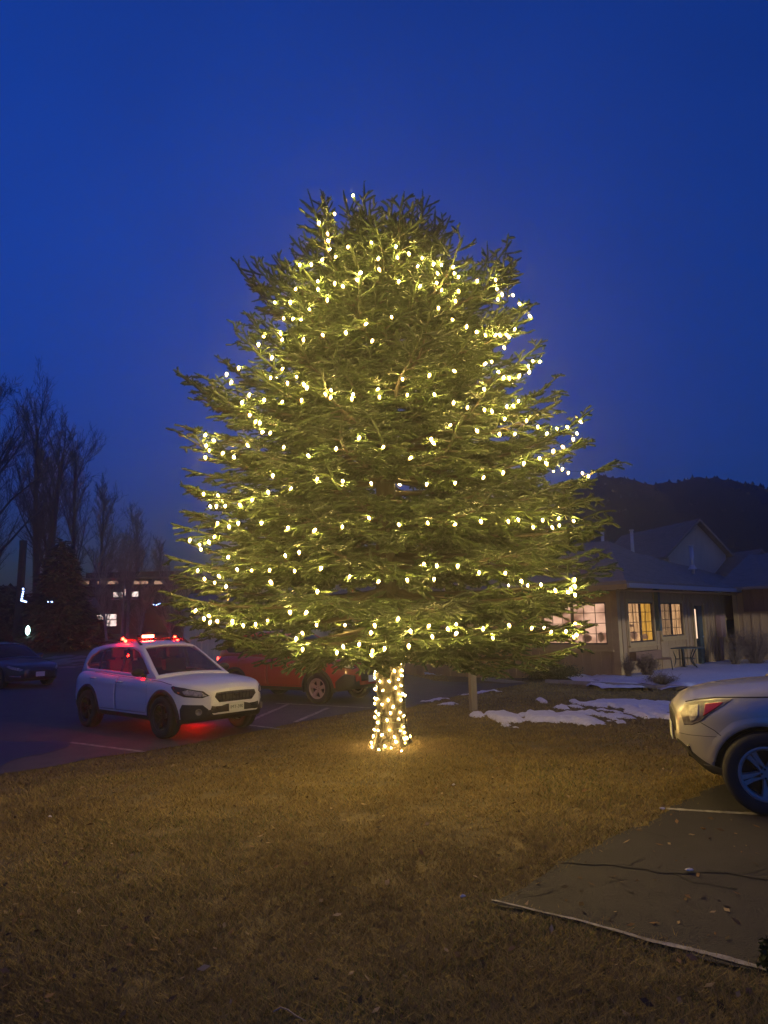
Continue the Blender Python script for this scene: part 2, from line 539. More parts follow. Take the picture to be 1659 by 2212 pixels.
# ------------------------------------------------------------------ grass
def grass():
    n = 560000
    # denser close to the camera
    u = rng.random(n)
    yy = 3.0 * (27 / 3.0) ** (u ** 1.0)
    half = yy * 0.60 + 0.5
    xx = (rng.random(n) * 2 - 1) * half
    P = np.stack([xx, yy], 1)
    jit = P + rng.normal(0, 0.055, P.shape)
    k = ~inpoly(jit, LOT) & ~inpoly(jit, DRIVE)
    # beyond the curb by the lodge no lawn
    k &= ~((P[:, 0] > 2.0) & (P[:, 1] > 22.7 - (P[:, 0] - 2.8) * 1.0))
    dn = fbm(P[:, 0], P[:, 1], 0.35)
    k &= rng.random(n) < np.clip((dn - 0.12) * 3.0, 0.25, 1)
    # bare ring at the foot of the spruce
    rt = np.hypot(P[:, 0] - TREE[0], P[:, 1] - TREE[1])
    k &= rng.random(n) < np.clip((rt - 0.25) / 1.0, 0.12, 1)
    P = P[k]
    n = len(P)
    d = P[:, 1]
    z = gh(P[:, 0], P[:, 1])
    ht = rng.uniform(0.012, 0.036, n) * (0.6 + 0.8 * fbm(P[:, 0], P[:, 1], 0.9)) * np.clip(1.15 - 0.0 * d, 0.5, 1.2)
    wd = np.clip(0.0016 + d * 0.00042, 0.002, 0.012)
    a = rng.uniform(0, 2 * np.pi, n)
    lean = rng.uniform(0.5, 2.6, n)
    dx, dy = np.cos(a), np.sin(a)
    b0 = np.column_stack([P[:, 0] - dy * wd, P[:, 1] + dx * wd, z - 0.004])
    b1 = np.column_stack([P[:, 0] + dy * wd, P[:, 1] - dx * wd, z - 0.004])
    tip = np.column_stack([P[:, 0] + dx * ht * lean, P[:, 1] + dy * ht * lean, z + ht])
    V = np.stack([b0, b1, tip], 1).reshape(-1, 3)
    T = np.arange(3 * n).reshape(-1, 3)
    q = (0.55 * fbm(P[:, 0], P[:, 1], 1.1) + 0.45 * fbm(P[:, 0] + 31, P[:, 1], 0.28))[:, None]
    q2 = rng.random((n, 1))
    straw = np.array([0.37, 0.28, 0.092])
    brown = np.array([0.17, 0.122, 0.045])
    green = np.array([0.13, 0.14, 0.035])
    base = brown + (straw - brown) * np.clip(q * 1.9 - 0.45 + (q2 - 0.5) * 0.9, 0, 1)
    gmask = (rng.random((n, 1)) < np.clip((vnoise(P[:, 0], P[:, 1], 1.1)[:, None] - 0.5) * 0.6, 0.05, 0.3))
    base = np.where(gmask, green * (0.6 + 0.8 * q2), base)
    col = np.repeat(base, 3, axis=0)
    o = npmesh('grass', V, T, M_['blades'], col=col)
    tag(o, 'short dormant straw coloured lawn grass under the lit spruce', 'grass', kind='stuff')
grass()

def leaf_bits():
    n = 1500
    y = 3.2 * (22 / 3.2) ** rng.random(n)
    x = (rng.random(n) * 2 - 1) * y * 0.56
    P = np.stack([x, y], 1)
    P = P[~inpoly(P, LOT)]
    n = len(P)
    z = gh(P[:, 0], P[:, 1]) + rng.uniform(0.012, 0.03, n)
    a = rng.uniform(0, 6.283, n)
    L = rng.uniform(0.012, 0.035, n)
    d1 = np.column_stack([np.cos(a), np.sin(a), rng.normal(0, 0.25, n)]) * L[:, None]
    d2 = np.column_stack([-np.sin(a), np.cos(a), rng.normal(0, 0.4, n)]) * L[:, None] * 0.45
    c = np.column_stack([P, z])
    V = np.stack([c - d1, c + d2, c + d1, c - d2], 1).reshape(-1, 3)
    pal = np.array([[0.36, 0.27, 0.15], [0.10, 0.065, 0.035], [0.22, 0.13, 0.06], [0.06, 0.045, 0.03]])
    col = np.repeat(pal[rng.integers(0, 4, n)] * rng.uniform(0.6, 1.3, (n, 1)), 4, axis=0)
    o = npmesh('leaf_litter', V, np.arange(4 * n).reshape(-1, 4), M_['blades'], col=col, nper=4)
    tag(o, 'scattered small dead leaves on the lawn', 'litter', kind='stuff')
leaf_bits()

def litter():
    """fallen needles, twigs and tufts round the foot of the spruce"""
    n = 15000
    a = rng.uniform(0, 2 * np.pi, n)
    r_ = np.abs(rng.normal(0.30, 0.45, n)) + 0.15
    x = TREE[0] + np.cos(a) * r_ * 1.2
    y = TREE[1] + np.sin(a) * r_
    z = gh(x, y) + rng.uniform(0.0, 0.075, n) * np.exp(-r_ * 1.4)
    b = rng.uniform(0, np.pi, n)
    L = rng.uniform(0.02, 0.09, n)
    dx, dy = np.cos(b) * L, np.sin(b) * L
    dz = rng.normal(0, 0.02, n)
    wv = 0.004
    V = np.stack([np.column_stack([x - dy / L * wv, y + dx / L * wv, z + 0.006]), np.column_stack([x + dy / L * wv, y - dx / L * wv, z + 0.004]), np.column_stack([x + dx, y + dy, z + np.abs(dz) + 0.008])], 1).reshape(-1, 3)
    c = np.array([0.11, 0.08, 0.045]) * rng.uniform(0.4, 2.2, (n, 1))
    o = npmesh('needle_litter', V, np.arange(3 * n).reshape(-1, 3), M_['blades'], col=np.repeat(c, 3, axis=0))
    tag(o, 'fallen brown needles and twigs round the foot of the lit trunk', 'litter', kind='stuff')
litter()

# ------------------------------------------------------------------ the spruce
TX, TY = TREE
TZ = float(gh(TX, TY))
# crown outline read at the trunk's distance: (y, left x, right x)
_prof = [(440, 690, 925), (480, 688, 958), (545, 640, 1000), (600, 545, 1110), (660, 552, 1140), (700, 556, 1145), (760, 500, 1160), (820, 455, 1185), (900, 420, 1225), (950, 402, 1245), (1000, 410, 1275), (1100, 398, 1285), (1200, 395, 1300), (1300, 375, 1285), (1360, 440, 1255), (1400, 520, 1150)]
_pz = np.array([at(842, y, TY)[2] for y, a, b in _prof])[::-1]
_pl = np.array([TX - at(a, y, TY)[0] for y, a, b in _prof])[::-1]
_pr = np.array([at(b, y, TY)[0] - TX for y, a, b in _prof])[::-1]
def crownR(z, phi):
    l = np.interp(z, _pz, _pl)
    r_ = np.interp(z, _pz, _pr)
    c = 0.5 + 0.5 * np.cos(phi)
    return l * (1 - c) + r_ * c
ZTOP = 7.35
shoot_a, shoot_b, shoot_w = [], [], []      # needle bearing shoots: start, end, fullness
wood = []                                   # (a, b, ra, rb)
def bough(z0, phi, Rb, zt, k_up, dens=1.0, thick=None):
    """one bough: stem, side sprays, shoots"""
    Rb = max(Rb, 0.18)
    n = max(4, int(Rb / 0.16) + 2)
    t = np.linspace(0, 1, n)
    rad = 0.06 + (Rb - 0.06) * t
    sag = -0.16 * np.sin(t * math.pi) * min(1, Rb / 2.2) * (1 - k_up)
    z = z0 + (zt - z0) * t ** (1.0 + 0.9 * k_up) + sag + 0.16 * np.clip(t - 0.82, 0, 1) / 0.18 * (0.35 + k_up)
    ph = phi + rng.normal(0, 0.05) * t + 0.03 * np.sin(t * 9 + rng.random() * 6)
    P = np.column_stack([TX + rad * np.cos(ph), TY + rad * np.sin(ph), z])
    r0 = thick or 0.012 + 0.011 * Rb
    for i in range(n - 1):
        wood.append((P[i], P[i + 1], r0 * (1 - t[i] * 0.85), r0 * (1 - t[i + 1] * 0.85)))
    L = np.concatenate([[0], np.cumsum(np.linalg.norm(np.diff(P, axis=0), axis=1))])
    Lt = L[-1]
    for i in range(max(1, int(n * 0.3)), n - 1):
        shoot_a.append(P[i])
        shoot_b.append(P[i + 1])
        shoot_w.append(0.95)
    # end shoot
    d_end = P[-1] - P[-2]
    d_end /= np.linalg.norm(d_end)
    shoot_a.append(P[-1] - d_end * 0.25)
    shoot_b.append(P[-1] + d_end * rng.uniform(0.0, 0.05))
    shoot_w.append(1.0)
    s = Lt * (0.22 if Rb > 1.2 else 0.12)
    side = 1
    while s < Lt - 0.03:
        p = np.array([np.interp(s, L, P[:, i]) for i in range(3)])
        j = min(np.searchsorted(L, s), n - 1)
        f = P[j] - P[j - 1]
        f /= np.linalg.norm(f)
        lat = np.cross(f, [0, 0, 1.0])
        lat /= np.linalg.norm(lat) + 1e-9
        rem = Lt - s
        ln = min(0.85, 0.20 + rem * 0.46) * rng.uniform(0.6, 1.1) * (0.75 + 0.25 * min(1, Rb / 2))
        ang = R(rng.uniform(42, 62))
        dirv = f * math.cos(ang) + lat * side * math.sin(ang)
        dirv[2] += rng.normal(-0.11, 0.14) + 0.25 * k_up
        dirv /= np.linalg.norm(dirv)
        q = p + dirv * ln
        q[2] += -0.06 * ln + 0.05 * (rng.random() - 0.4)
        wood.append((p, q, 0.006 + 0.004 * ln, 0.002))
        shoot_a.append(p + (q - p) * (0.25 if ln > 0.4 else 0.1))
        shoot_b.append(q)
        shoot_w.append(0.9)
        # shoots on the spray
        u = 0.10
        sd = side
        while u < ln - 0.02:
            pp_ = p + (q - p) * (u / ln)
            l2 = min(0.24, 0.09 + (ln - u) * 0.42) * rng.uniform(0.7, 1.15)
            lat2 = np.cross(dirv, [0, 0, 1.0])
            d2 = dirv * 0.68 + lat2 * sd * 0.72
            d2[2] += rng.normal(-0.16, 0.22) + 0.2 * k_up
            d2 /= np.linalg.norm(d2)
            shoot_a.append(pp_)
            shoot_b.append(pp_ + d2 * l2)
            shoot_w.append(0.85)
            if l2 > 0.15:
                for sg in (1, -1):
                    d3 = d2 * 0.7 + np.cross(d2, [0, 0, 1.0]) * sg * 0.7
                    shoot_a.append(pp_ + d2 * l2 * 0.45)
                    shoot_b.append(pp_ + d2 * l2 * 0.45 + d3 * l2 * 0.5)
                    shoot_w.append(0.8)
            sd = -sd
            u += rng.uniform(0.07, 0.11) / dens
        side = -side
        s += rng.uniform(0.085, 0.135) / dens

zz = 1.72
wh = 0
while zz < ZTOP:
    frac = (zz - 1.6) / (ZTOP - 1.6)
    nb = 19 if frac < 0.75 else 13
    ph0 = rng.random() * 6.28
    for k in range(nb):
        phi = ph0 + 2 * math.pi * k / nb + rng.normal(0, 0.16)
        # fewer boughs on the far side: nothing behind is seen, but the crown stays full
        if math.sin(phi) > 0.55 and rng.random() < 0.35:
            continue
        z0 = zz + rng.normal(0, 0.045)
        k_up = float(np.clip((frac - 0.35) / 0.6, 0, 1))
        rise = -0.10 + 0.10 * frac + 0.75 * k_up * (1 - 0.25 * k_up)
        zt_ = z0
        for _ in range(4):
            zt_ = z0 + rise * float(crownR(zt_, phi)) * 0.45 + 0.12 * (0.35 + k_up)
        if zt_ > 7.75: zt_ = 7.75
        Rb = float(crownR(zt_, phi)) * rng.choice([1.03, 0.98, 0.9, 0.8, 0.68], p=[0.22, 0.28, 0.25, 0.15, 0.10])
        zt = z0 + rise * Rb * 0.45 + rng.normal(0, 0.05)
        bough(z0, phi, Rb, zt, k_up)
    zz += (0.45 + 0.08 * math.sin(wh * 1.7)) * (1 - 0.38 * frac)
    wh += 1
# boughs that stick out of the outline
for px, py, dep in ((376, 805, 0.0), (385, 940, -0.3), (398, 1045, -0.2), (400, 1100, -0.5), (400, 1160, -0.6), (388, 1230, -0.3), (366, 1290, 0.0), (372, 1318, -0.3), (470, 765, -0.2), (520, 600, 0.1), (530, 690, -0.2), (1115, 580, -0.1), (1148, 660, 0.1), (1170, 770, 0.0), (1195, 825, -0.2), (1272, 893, 0.0), (1250, 960, -0.2), (1328, 995, 0.1), (1268, 1040, -0.4), (1310, 1090, 0.0), (1312, 1122, -0.4), (1250, 1160, -0.3), (1338, 1205, 0.1), (1285, 1240, -0.3), (1270, 1330, -0.6), (1265, 1380, -0.8)):
    T = at(px, py, TY + dep)
    v = T[:2] - TREE
    frac = (T[2] - 1.6) / (ZTOP - 1.6)
    k_up = float(np.clip((frac - 0.3) / 0.6, 0, 1))
    Rb = np.hypot(*v)
    bough(T[2] - (0.02 + 0.42 * k_up + 0.12 * (py < 1250)) * Rb * 0.9, math.atan2(v[1], v[0]), Rb, T[2] - 0.12, k_up, 1.05)
# low boughs over the trunk
for k in range(13):
    phi = -math.pi / 2 + rng.uniform(-0.6, 1.5)
    bough(1.58 + rng.random() * 0.2, phi, rng.uniform(1.2, 2.1), 1.42 + rng.random() * 0.16, 0.0)
# upright leader shoots of the cut top and of the upper boughs
for px, py, bx_, by_, dep in ((664, 407, 690, 490, -0.35), (692, 408, 715, 480, -0.1), (741, 410, 762, 500, -0.3), (786, 390, 788, 470, 0.0), (800, 430, 795, 500, 0.15), (838, 440, 845, 520, -0.2), (870, 452, 868, 530, 0.1), (913, 408, 912, 500, 0.0), (940, 450, 938, 530, 0.1), (976, 505, 962, 570, -0.2), (1052, 520, 1056, 590, 0.0), (1094, 540, 1080, 600, 0.2), (1110, 578, 1095, 620, 0.0), (525, 553, 560, 615, 0.1), (586, 550, 622, 600, 0.0), (628, 538, 655, 590, 0.2), (600, 575, 607, 620, -0.3), (960, 545, 955, 590, -0.4), (846, 470, 851, 560, -0.6), (925, 470, 922, 540, 0.3), (770, 450, 775, 520, 0.3), (900, 430, 905, 520, 0.35), (985, 548, 968, 585, -0.3)):
    a = at(bx_, by_, TY + dep)
    b = at(px, py, TY + dep)
    wood.append((a, b, 0.010, 0.003))
    shoot_a.append(a)
    shoot_b.append(b)
    shoot_w.append(1.0)
    for q in (0.12, 0.3, 0.42):
        for s_ in (1, -1):
            if rng.random() < 0.7:
                base = a + (b - a) * q
                dd = (b - a) * 0.24 + np.array([s_ * rng.uniform(0.08, 0.2), rng.uniform(-0.15, 0.15), 0.0])
                shoot_a.append(base)
                shoot_b.append(base + dd)
                shoot_w.append(0.8)
    # dense clump round its foot, joined to the trunk
    for q in range(10):
        ph = rng.random() * 6.28
        e = a + np.array([math.cos(ph) * 0.22, math.sin(ph) * 0.22, rng.uniform(-0.12, 0.16)])
        shoot_a.append(a + np.array([0, 0, rng.uniform(-0.25, 0.05)]))
        shoot_b.append(e)
        shoot_w.append(0.8)
    wood.append((np.array([TX + (a[0] - TX) * 0.1, TY, a[2] - 0.5]), a, 0.014, 0.009))

SA, SB, SW = np.array(shoot_a), np.array(shoot_b), np.array(shoot_w)
# needles
def needles():
    """every shoot is a brush: a tapering green body with needles standing off it"""
    Ls = np.linalg.norm(SB - SA, axis=1)
    inner = np.hypot(SA[:, 0] - TX, SA[:, 1] - TY) / np.maximum(crownR(np.clip(SA[:, 2], 1.4, 7.9), np.arctan2(SA[:, 1] - TY, SA[:, 0] - TX)), 0.2)
    back = SA[:, 1] > TY + 0.6
    d = (SB - SA) / Ls[:, None]
    ref = np.where(np.abs(d[:, 2:3]) > 0.9, np.array([[1.0, 0, 0]]), np.array([[0, 0, 1.0]]))
    e1 = np.cross(d, ref)
    e1 /= np.linalg.norm(e1, axis=1)[:, None]
    e2 = np.cross(d, e1)
    m = len(SA)
    tone = rng.uniform(0.65, 1.3, (m, 1)) * (0.75 + 0.5 * vnoise(SA[:, 0] + SA[:, 1], SA[:, 2], 0.5)[:, None])
    gcol = np.array([0.047, 0.077, 0.021])[None] * tone
    yl = rng.random((m, 1)) < 0.18
    gcol = np.where(yl, gcol * np.array([1.35, 1.2, 0.9]), gcol)
    # bodies
    k5 = 5
    th = np.arange(k5) * 2 * np.pi / k5
    rb_ = rng.uniform(0.012, 0.019, m) * (0.6 + 0.4 * SW) * np.where(inner < 0.5, 1.5, 1.0)
    rings = []
    for f, g_ in ((0.0, 0.55), (0.35, 1.0), (0.8, 0.9), (1.0, 0.25)):
        c = SA + (SB - SA) * f
        rr = (rb_ * g_)[:, None, None] * rng.uniform(0.7, 1.3, (m, k5, 1))
        rings.append(c[:, None, :] + (e1[:, None, :] * np.cos(th)[None, :, None] + e2[:, None, :] * np.sin(th)[None, :, None]) * rr)
    VB = np.concatenate(rings, 1)
    nv = 4 * k5
    kk = np.arange(k5)
    F_ = []
    for q in range(3):
        a0, a1 = q * k5 + kk, q * k5 + (kk + 1) % k5
        F_.append(np.stack([a0, a1, a1 + k5], 1))
        F_.append(np.stack([a0, a1 + k5, a0 + k5], 1))
    F_ = np.concatenate(F_)
    FB = ((np.arange(m) * nv)[:, None, None] + F_[None]).reshape(-1, 3)
    CB = np.repeat(gcol * 0.8, nv, axis=0)
    VB = VB.reshape(-1, 3)
    # needles
    per = np.where(inner < 0.5, 24, np.where(back, 30, 150))
    cnt = np.maximum(3, (Ls * per * SW).astype(int))
    i = np.repeat(np.arange(m), cnt)
    n = len(i)
    u = rng.random(n)
    th = rng.uniform(0, 2 * np.pi, n)
    out_ = e1[i] * np.cos(th)[:, None] + e2[i] * np.sin(th)[:, None]
    dirn = out_ * 0.76 + d[i] * 0.64
    ln = rng.uniform(0.018, 0.030, n) * np.where(per[i] < 50, 1.8, 1.0)
    base = SA[i] + (SB - SA)[i] * u[:, None] + out_ * (rb_[i] * 0.5)[:, None]
    side = np.cross(dirn, rng.normal(0, 1, (n, 3)))
    side /= np.linalg.norm(side, axis=1)[:, None]
    wd = np.where(per[i] < 50, 0.0085, 0.0034)[:, None]
    tip = base + dirn * ln[:, None]
    V = np.stack([base - side * wd, base + side * wd, tip], 1).reshape(-1, 3)
    CN = np.repeat(gcol[i] * rng.uniform(0.7, 1.35, (n, 1)), 3, axis=0)
    FN = np.arange(3 * n).reshape(-1, 3) + len(VB)
    o = npmesh('crown', np.vstack([VB, V]), np.vstack([FB, FN]), M_['needles'], col=np.vstack([CB, CN]))
    print('NEEDLES', n, 'shoots', m, 'tris', n + len(FB))
    return o
spruce = empty('spruce_tree', (0, 0, 0))
tag(spruce, 'big rounded spruce hung with warm white bulbs on the lawn', 'tree')
crown = needles()
crown.parent = spruce
tag(crown, kind='stuff')
# wood of the boughs
def sticks(name, segs, n, m, parent, smooth=True):
    A = np.array([s[0] for s in segs])
    B = np.array([s[1] for s in segs])
    ra = np.array([s[2] for s in segs])[:, None, None]
    rb = np.array([s[3] for s in segs])[:, None, None]
    d = B - A
    d /= np.linalg.norm(d, axis=1)[:, None] + 1e-9
    ref = np.where(np.abs(d[:, 2:3]) > 0.9, np.array([[1.0, 0, 0]]), np.array([[0, 0, 1.0]]))
    e1 = np.cross(d, ref)
    e1 /= np.linalg.norm(e1, axis=1)[:, None] + 1e-9
    e2 = np.cross(d, e1)
    th = np.arange(n) * 2 * np.pi / n
    ring = e1[:, None, :] * np.cos(th)[None, :, None] + e2[:, None, :] * np.sin(th)[None, :, None]
    V = np.concatenate([A[:, None, :] + ring * ra, B[:, None, :] + ring * rb], 1).reshape(-1, 3)
    k = np.arange(n)
    q = np.stack([k, (k + 1) % n, n + (k + 1) % n, n + k], 1)
    Q = (np.arange(len(segs)) * 2 * n)[:, None, None] + q[None]
    return npmesh(name, V, Q.reshape(-1, 4), m, parent, smooth=smooth, nper=4)
o = sticks('branches', wood, 4, M_['twig'], spruce)
tag(o, kind='stuff')
# trunk with root flare
mb = MB()
prof = []
n_ = 28
zs = np.concatenate([np.linspace(-0.08, 0.4, 10), np.linspace(0.5, 2.2, 14), np.linspace(2.5, 7.3, 12)])
vs = []
for z in zs:
    r0 = 0.205 * (1 - 0.09 * max(0, z)) if z < 7 else 0.07
    r0 = max(r0, 0.03) + 0.13 * math.exp(-max(z, -0.05) / 0.13)
    for k in range(n_):
        a = 2 * math.pi * k / n_
        rr = r0 * (1 + 0.12 * math.sin(5 * a + z * 1.3) * math.exp(-max(z, 0) * 2) + 0.05 * (float(vnoise(a * 3.0, z * 2.2, 0.5)) - 0.5) + 0.04 * (rng.random() - 0.5))
        vs.append((TX + rr * math.cos(a), TY + rr * math.sin(a), TZ + z))
fs = [(i * n_ + k, i * n_ + (k + 1) % n_, (i + 1) * n_ + (k + 1) % n_, (i + 1) * n_ + k) for i in range(len(zs) - 1) for k in range(n_)]
mb.add(vs, fs)
mb.build('trunk', M_['bark'], spruce, smooth=True)

# ------------------------------------------------------------------ strings of bulbs
def bulb_mesh():
    b = MB()
    b.lathe([(0.001, -0.026), (0.0065, -0.020), (0.0095, -0.008), (0.0080, 0.004), (0.001, 0.009)], 6, mi=0)
    b.lathe([(0.001, -0.046), (0.009, -0.040), (0.0165, -0.024), (0.0195, -0.008), (0.016, 0.008), (0.009, 0.015)], 8, mi=2)
    b.lathe([(0.0095, 0.014), (0.0095, 0.034), (0.001, 0.036)], 8, mi=1)
    me = b.mesh('bulb', True)
    me.materials.append(M_['bulb'])
    me.materials.append(M_['cap'])
    me.materials.append(M_['bulb_shell'])
    return me
BULB = bulb_mesh()
BULBD = BULB.copy()
BULBD.materials[0] = M_['bulb_dim']
BULBB = BULB.copy()
BULBB.materials[0] = M_['bulb_bright']
_t1 = [(900, 700, '1233,170 1160,222 1047,353 895,440 978,548 985,618 1003,705 1182,678 1411,640 1062,778 930,808 817,852 705,856 1487,795 1488,900 1310,938 1271,1005 1050,1040 1128,1068 665,1098 885,1098 884,1022 977,1203 611,1225 797,1298 545,1387 638,1390 720,1405 1365,1440 1612,1378 928,1550 1160,1527 345,1568 532,1597 740,1597 295,1643 515,1535 1425,1607 457,1230'),
 (1500, 900, '150,173 275,243 163,282 407,288 365,370 523,345 600,357 715,375 725,438 770,473 557,440 177,517 390,567 551,530 604,602 766,612 735,710 953,512 1137,503 1147,593 1198,645 1305,655 1370,742 1155,695 1470,862 569,780 706,898 105,878 848,965 945,1022 1033,1050 1138,1050 1175,1047 1243,1050 1268,1072 1217,1172 1327,993 1502,1308 1575,1312 1457,1357 1468,1415 1370,1453 1037,1333 1095,1312 1160,1415 1215,1470 1270,1472 722,1406 483,1443 213,1485 260,1640 527,1637 1020,1585'),
 (660, 1300, '1035,265 703,368 585,430 632,508 1140,378 1021,465 1275,458 1185,520 1382,563 1347,533 1615,590 1558,628 1615,660 810,635 737,710 957,685 1135,705 1327,687 813,832 873,900 915,912 940,1005 1016,1010 787,1132 376,1033 452,1087 381,1137 412,1185 374,1255 548,1212 654,1250 1150,1152 1390,1238 1480,1467 1223,1563 992,1597 357,1615 495,1630 1042,1433'),
 (1300, 1300, '228,630 215,672 476,580 487,655 715,480 985,437 1225,400 763,640 1030,632 1223,712 1360,758 1525,782 1600,797 1450,990 1192,937 1190,965 290,1060 530,1152 58,1170 1020,1112 1000,1072 802,1258 125,1492 404,1510 682,1525 958,1518 1237,1507 1522,1452'),
 (1840, 1300, '390,752 452,743 507,697 587,888 698,950 790,1018 885,970 985,955 1117,902 1083,1017 1050,1072 940,1150 852,1190 318,1022 474,1025 715,1262 560,1312 778,1313 943,1370 998,1408 1138,1412 1200,1440 357,1405 163,1452 372,873'),
 (640, 1900, '470,230 532,228 622,228 763,217 890,165 890,185 748,397 658,430 982,392 1243,442 1510,467 517,530 457,585 362,610 270,567 378,653 545,398 1352,683 1213,717 652,730 735,855 880,865 1062,860 1308,868 1572,842 348,866 555,920 412,947 515,985 630,1022 1067,980 1532,1070 328,1262 452,1315 410,1340 472,1377 540,1365 692,1366 798,1408 922,1397 1040,1358 1260,1278 1425,1280 1522,1407 1382,1485 1323,1540 1388,1643'),
 (1240, 1940, '270,333 532,243 828,308 1115,295 1391,312 1640,278 62,742 345,825 633,872 913,857 1177,850 927,667 1207,717 1080,698 1415,717 1625,785 297,1305 590,1305 1130,1313 1313,1342 1400,1297 1160,1418 1405,1386 943,1365 555,1378 278,1517 438,1493 218,1575 688,1537 928,1510 570,1560 557,1598 825,1243'),
 (1820, 1940, '455,277 553,262 703,335 797,265 887,338 960,250 960,320 1102,274 583,868 780,905 780,930 648,912 425,788 165,785 1043,978 1070,948 1116,1005 1113,918 1113,855 920,962 209,1340 462,1307 690,1333 881,1371 1027,1367 1103,1420 1135,1400 1118,1288 302,1432')]
spots = []
for ox, oy, s_ in _t1:
    for t_ in s_.split():
        a, b = t_.split(',')
        p = ((ox + int(a) * 660 / 1659) / 1.82278, (oy + int(b) * 660 / 1659) / 1.82278)
        if all(abs(p[0] - q[0]) + abs(p[1] - q[1]) > 7 for q in spots):
            spots.append(p)
# each bulb hangs on the outermost spray in its line of sight
mid = np.concatenate([SA * (1 - f) + SB * f for f in (0.2, 0.6, 1.0)])
mid = mid[mid[:, 1] < TY + 1.0]
bulbs = []
for px, py in spots:
    d = ray(px, py)
    d = d / np.linalg.norm(d)
    rel = mid - EYE
    tt = rel @ d
    perp = np.linalg.norm(rel - tt[:, None] * d, axis=1)
    dd = tt[perp < 0.055]
    if len(dd):
        t = dd.min() - 0.035
    else:
        t = (TY + 0.1) / d[1]
    bulbs.append(EYE + d * t)
bulbs = np.array(bulbs)
def place_bulb(p, parent, rnd=0.35, me=None):
    o = bpy.data.objects.new('bulb', me or (BULB, BULB, BULBD, BULBB)[int(rng.integers(0, 4))])
    C.objects.link(o)
    o.location = p
    o.rotation_euler = (rng.normal(0, rnd), rng.normal(0, rnd), rng.random() * 6)
    q_ = BS * rng.uniform(0.88, 1.1)
    o.scale = (q_, q_, q_)
    o.parent = parent
    return o
BS = 1.0
def garland(label, pts, zlo, zhi, turns):
    g = empty('light_string')
    tag(g, label, 'light string', 'strings of bulbs on the spruce')
    for p in pts:
        place_bulb(p, g)
    # bulbs of the same string on the far side of the crown
    nb = 34
    bk = []
    for k in range(nb):
        ph = 0.25 + (k * 0.618 % 1) * (math.pi - 0.5)
        z = zlo + (zhi - zlo) * (k + 0.5) / nb
        r_ = float(crownR(z, ph)) * 0.9
        p = np.array([TX + r_ * math.cos(ph), TY + r_ * math.sin(ph), z])
        place_bulb(p, g)
        bk.append(p)
    # wire: neighbours along each turn
    w_ = MB()
    allp = np.array(list(pts))
    used = np.zeros(len(allp), int)
    for i in range(len(allp)):
        dv = allp - allp[i]
        dist = np.linalg.norm(dv * np.array([1, 1, 2.2]), axis=1)
        dist[i] = 9
        dist[allp[:, 0] <= allp[i, 0]] = 9
        j = int(np.argmin(dist))
        if dist[j] < 0.75 and used[j] < 1:
            used[j] += 1
            a, b = allp[i] + [0, 0, 0.03], allp[j] + [0, 0, 0.03]
            m_ = (a + b) / 2 - [0, 0, 0.04 * np.linalg.norm(a - b)]
            w_.tube([a, (a + m_) / 2 - [0, 0, 0.008], m_, (b + m_) / 2 - [0, 0, 0.008], b], 0.0028, 4, caps=False)
    wo_ = w_.build('wire', M_['wire'], g, fix=False)
    tag(wo_, kind='stuff')
zsplit = np.median(bulbs[:, 2])
garland('warm white bulbs strung round the upper half of the spruce', bulbs[bulbs[:, 2] >= zsplit], zsplit, 7.6, 8)
garland('warm white bulbs strung round the lower half of the spruce', bulbs[bulbs[:, 2] < zsplit], 1.6, zsplit, 7)
# trunk
g = empty('light_string')
tag(g, 'dense string of warm bulbs wrapped round the bare spruce trunk', 'light string', 'strings of bulbs on the spruce')
tw = '657,437 648,467 658,543 708,562 733,605 812,543 890,543 835,602 895,597 895,638 675,628 655,660 717,688 790,687 867,675 888,722 843,738 660,750 745,762 875,790 902,790 651,828 695,832 783,837 890,838 670,867 733,877 828,895 703,955 803,945 883,940 915,970 665,978 776,1005 870,995 697,1023 908,1060 657,1083 700,1088 793,1083 885,1090 915,1105 665,1135 737,1125 835,1143 935,1148 915,1155 845,1183 645,1187 922,1193 653,1223 755,1217 808,1232 708,1245 898,1253'
def trunkR(z):
    z = z - TZ
    return 0.205 * (1 - 0.09 * max(0, z)) + 0.13 * math.exp(-max(z, -0.05) / 0.13)
tb = []
for t_ in tw.split():
    a, b = (int(q) for q in t_.split(','))
    px, py = (1150 + a * 800 / 1659) / 1.82278, (2350 + b * 800 / 1659) / 1.82278
    p = at(px, py, TY - 0.2)
    rr = trunkR(p[2]) + 0.022
    dx = float(np.clip(p[0] - TX, -rr, rr))
    p = at(px, py, TY - math.sqrt(max(rr * rr - dx * dx, 0)))
    p[0] = TX + float(np.clip(p[0] - TX, -rr, rr))
    tb.append(p)
for k in range(30):
    z = TZ + 0.15 + k * 0.042
    a = 0.2 + (k * 0.618 % 1) * 2.7
    rr = trunkR(z) + 0.022
    tb.append(np.array([TX + rr * math.cos(a), TY + rr * math.sin(a), z]))
BULB2 = BULB.copy()
BULB2.materials[0] = M_['bulb_small']
BS = 0.80
for p in tb:
    place_bulb(p, g, 0.5, BULB2)
w_ = MB()
hel = []
for k in range(15 * 24):
    z = TZ + 0.10 + k * 1.35 / (15 * 24)
    a = k * 2 * math.pi / 24
    rr = trunkR(z) + 0.012
    hel.append((TX + rr * math.cos(a), TY + rr * math.sin(a), z + 0.03 * math.sin(a * 2.3)))
w_.tube(hel, 0.0035, 4)
w_.build('wire', M_['wire'], g, fix=False)

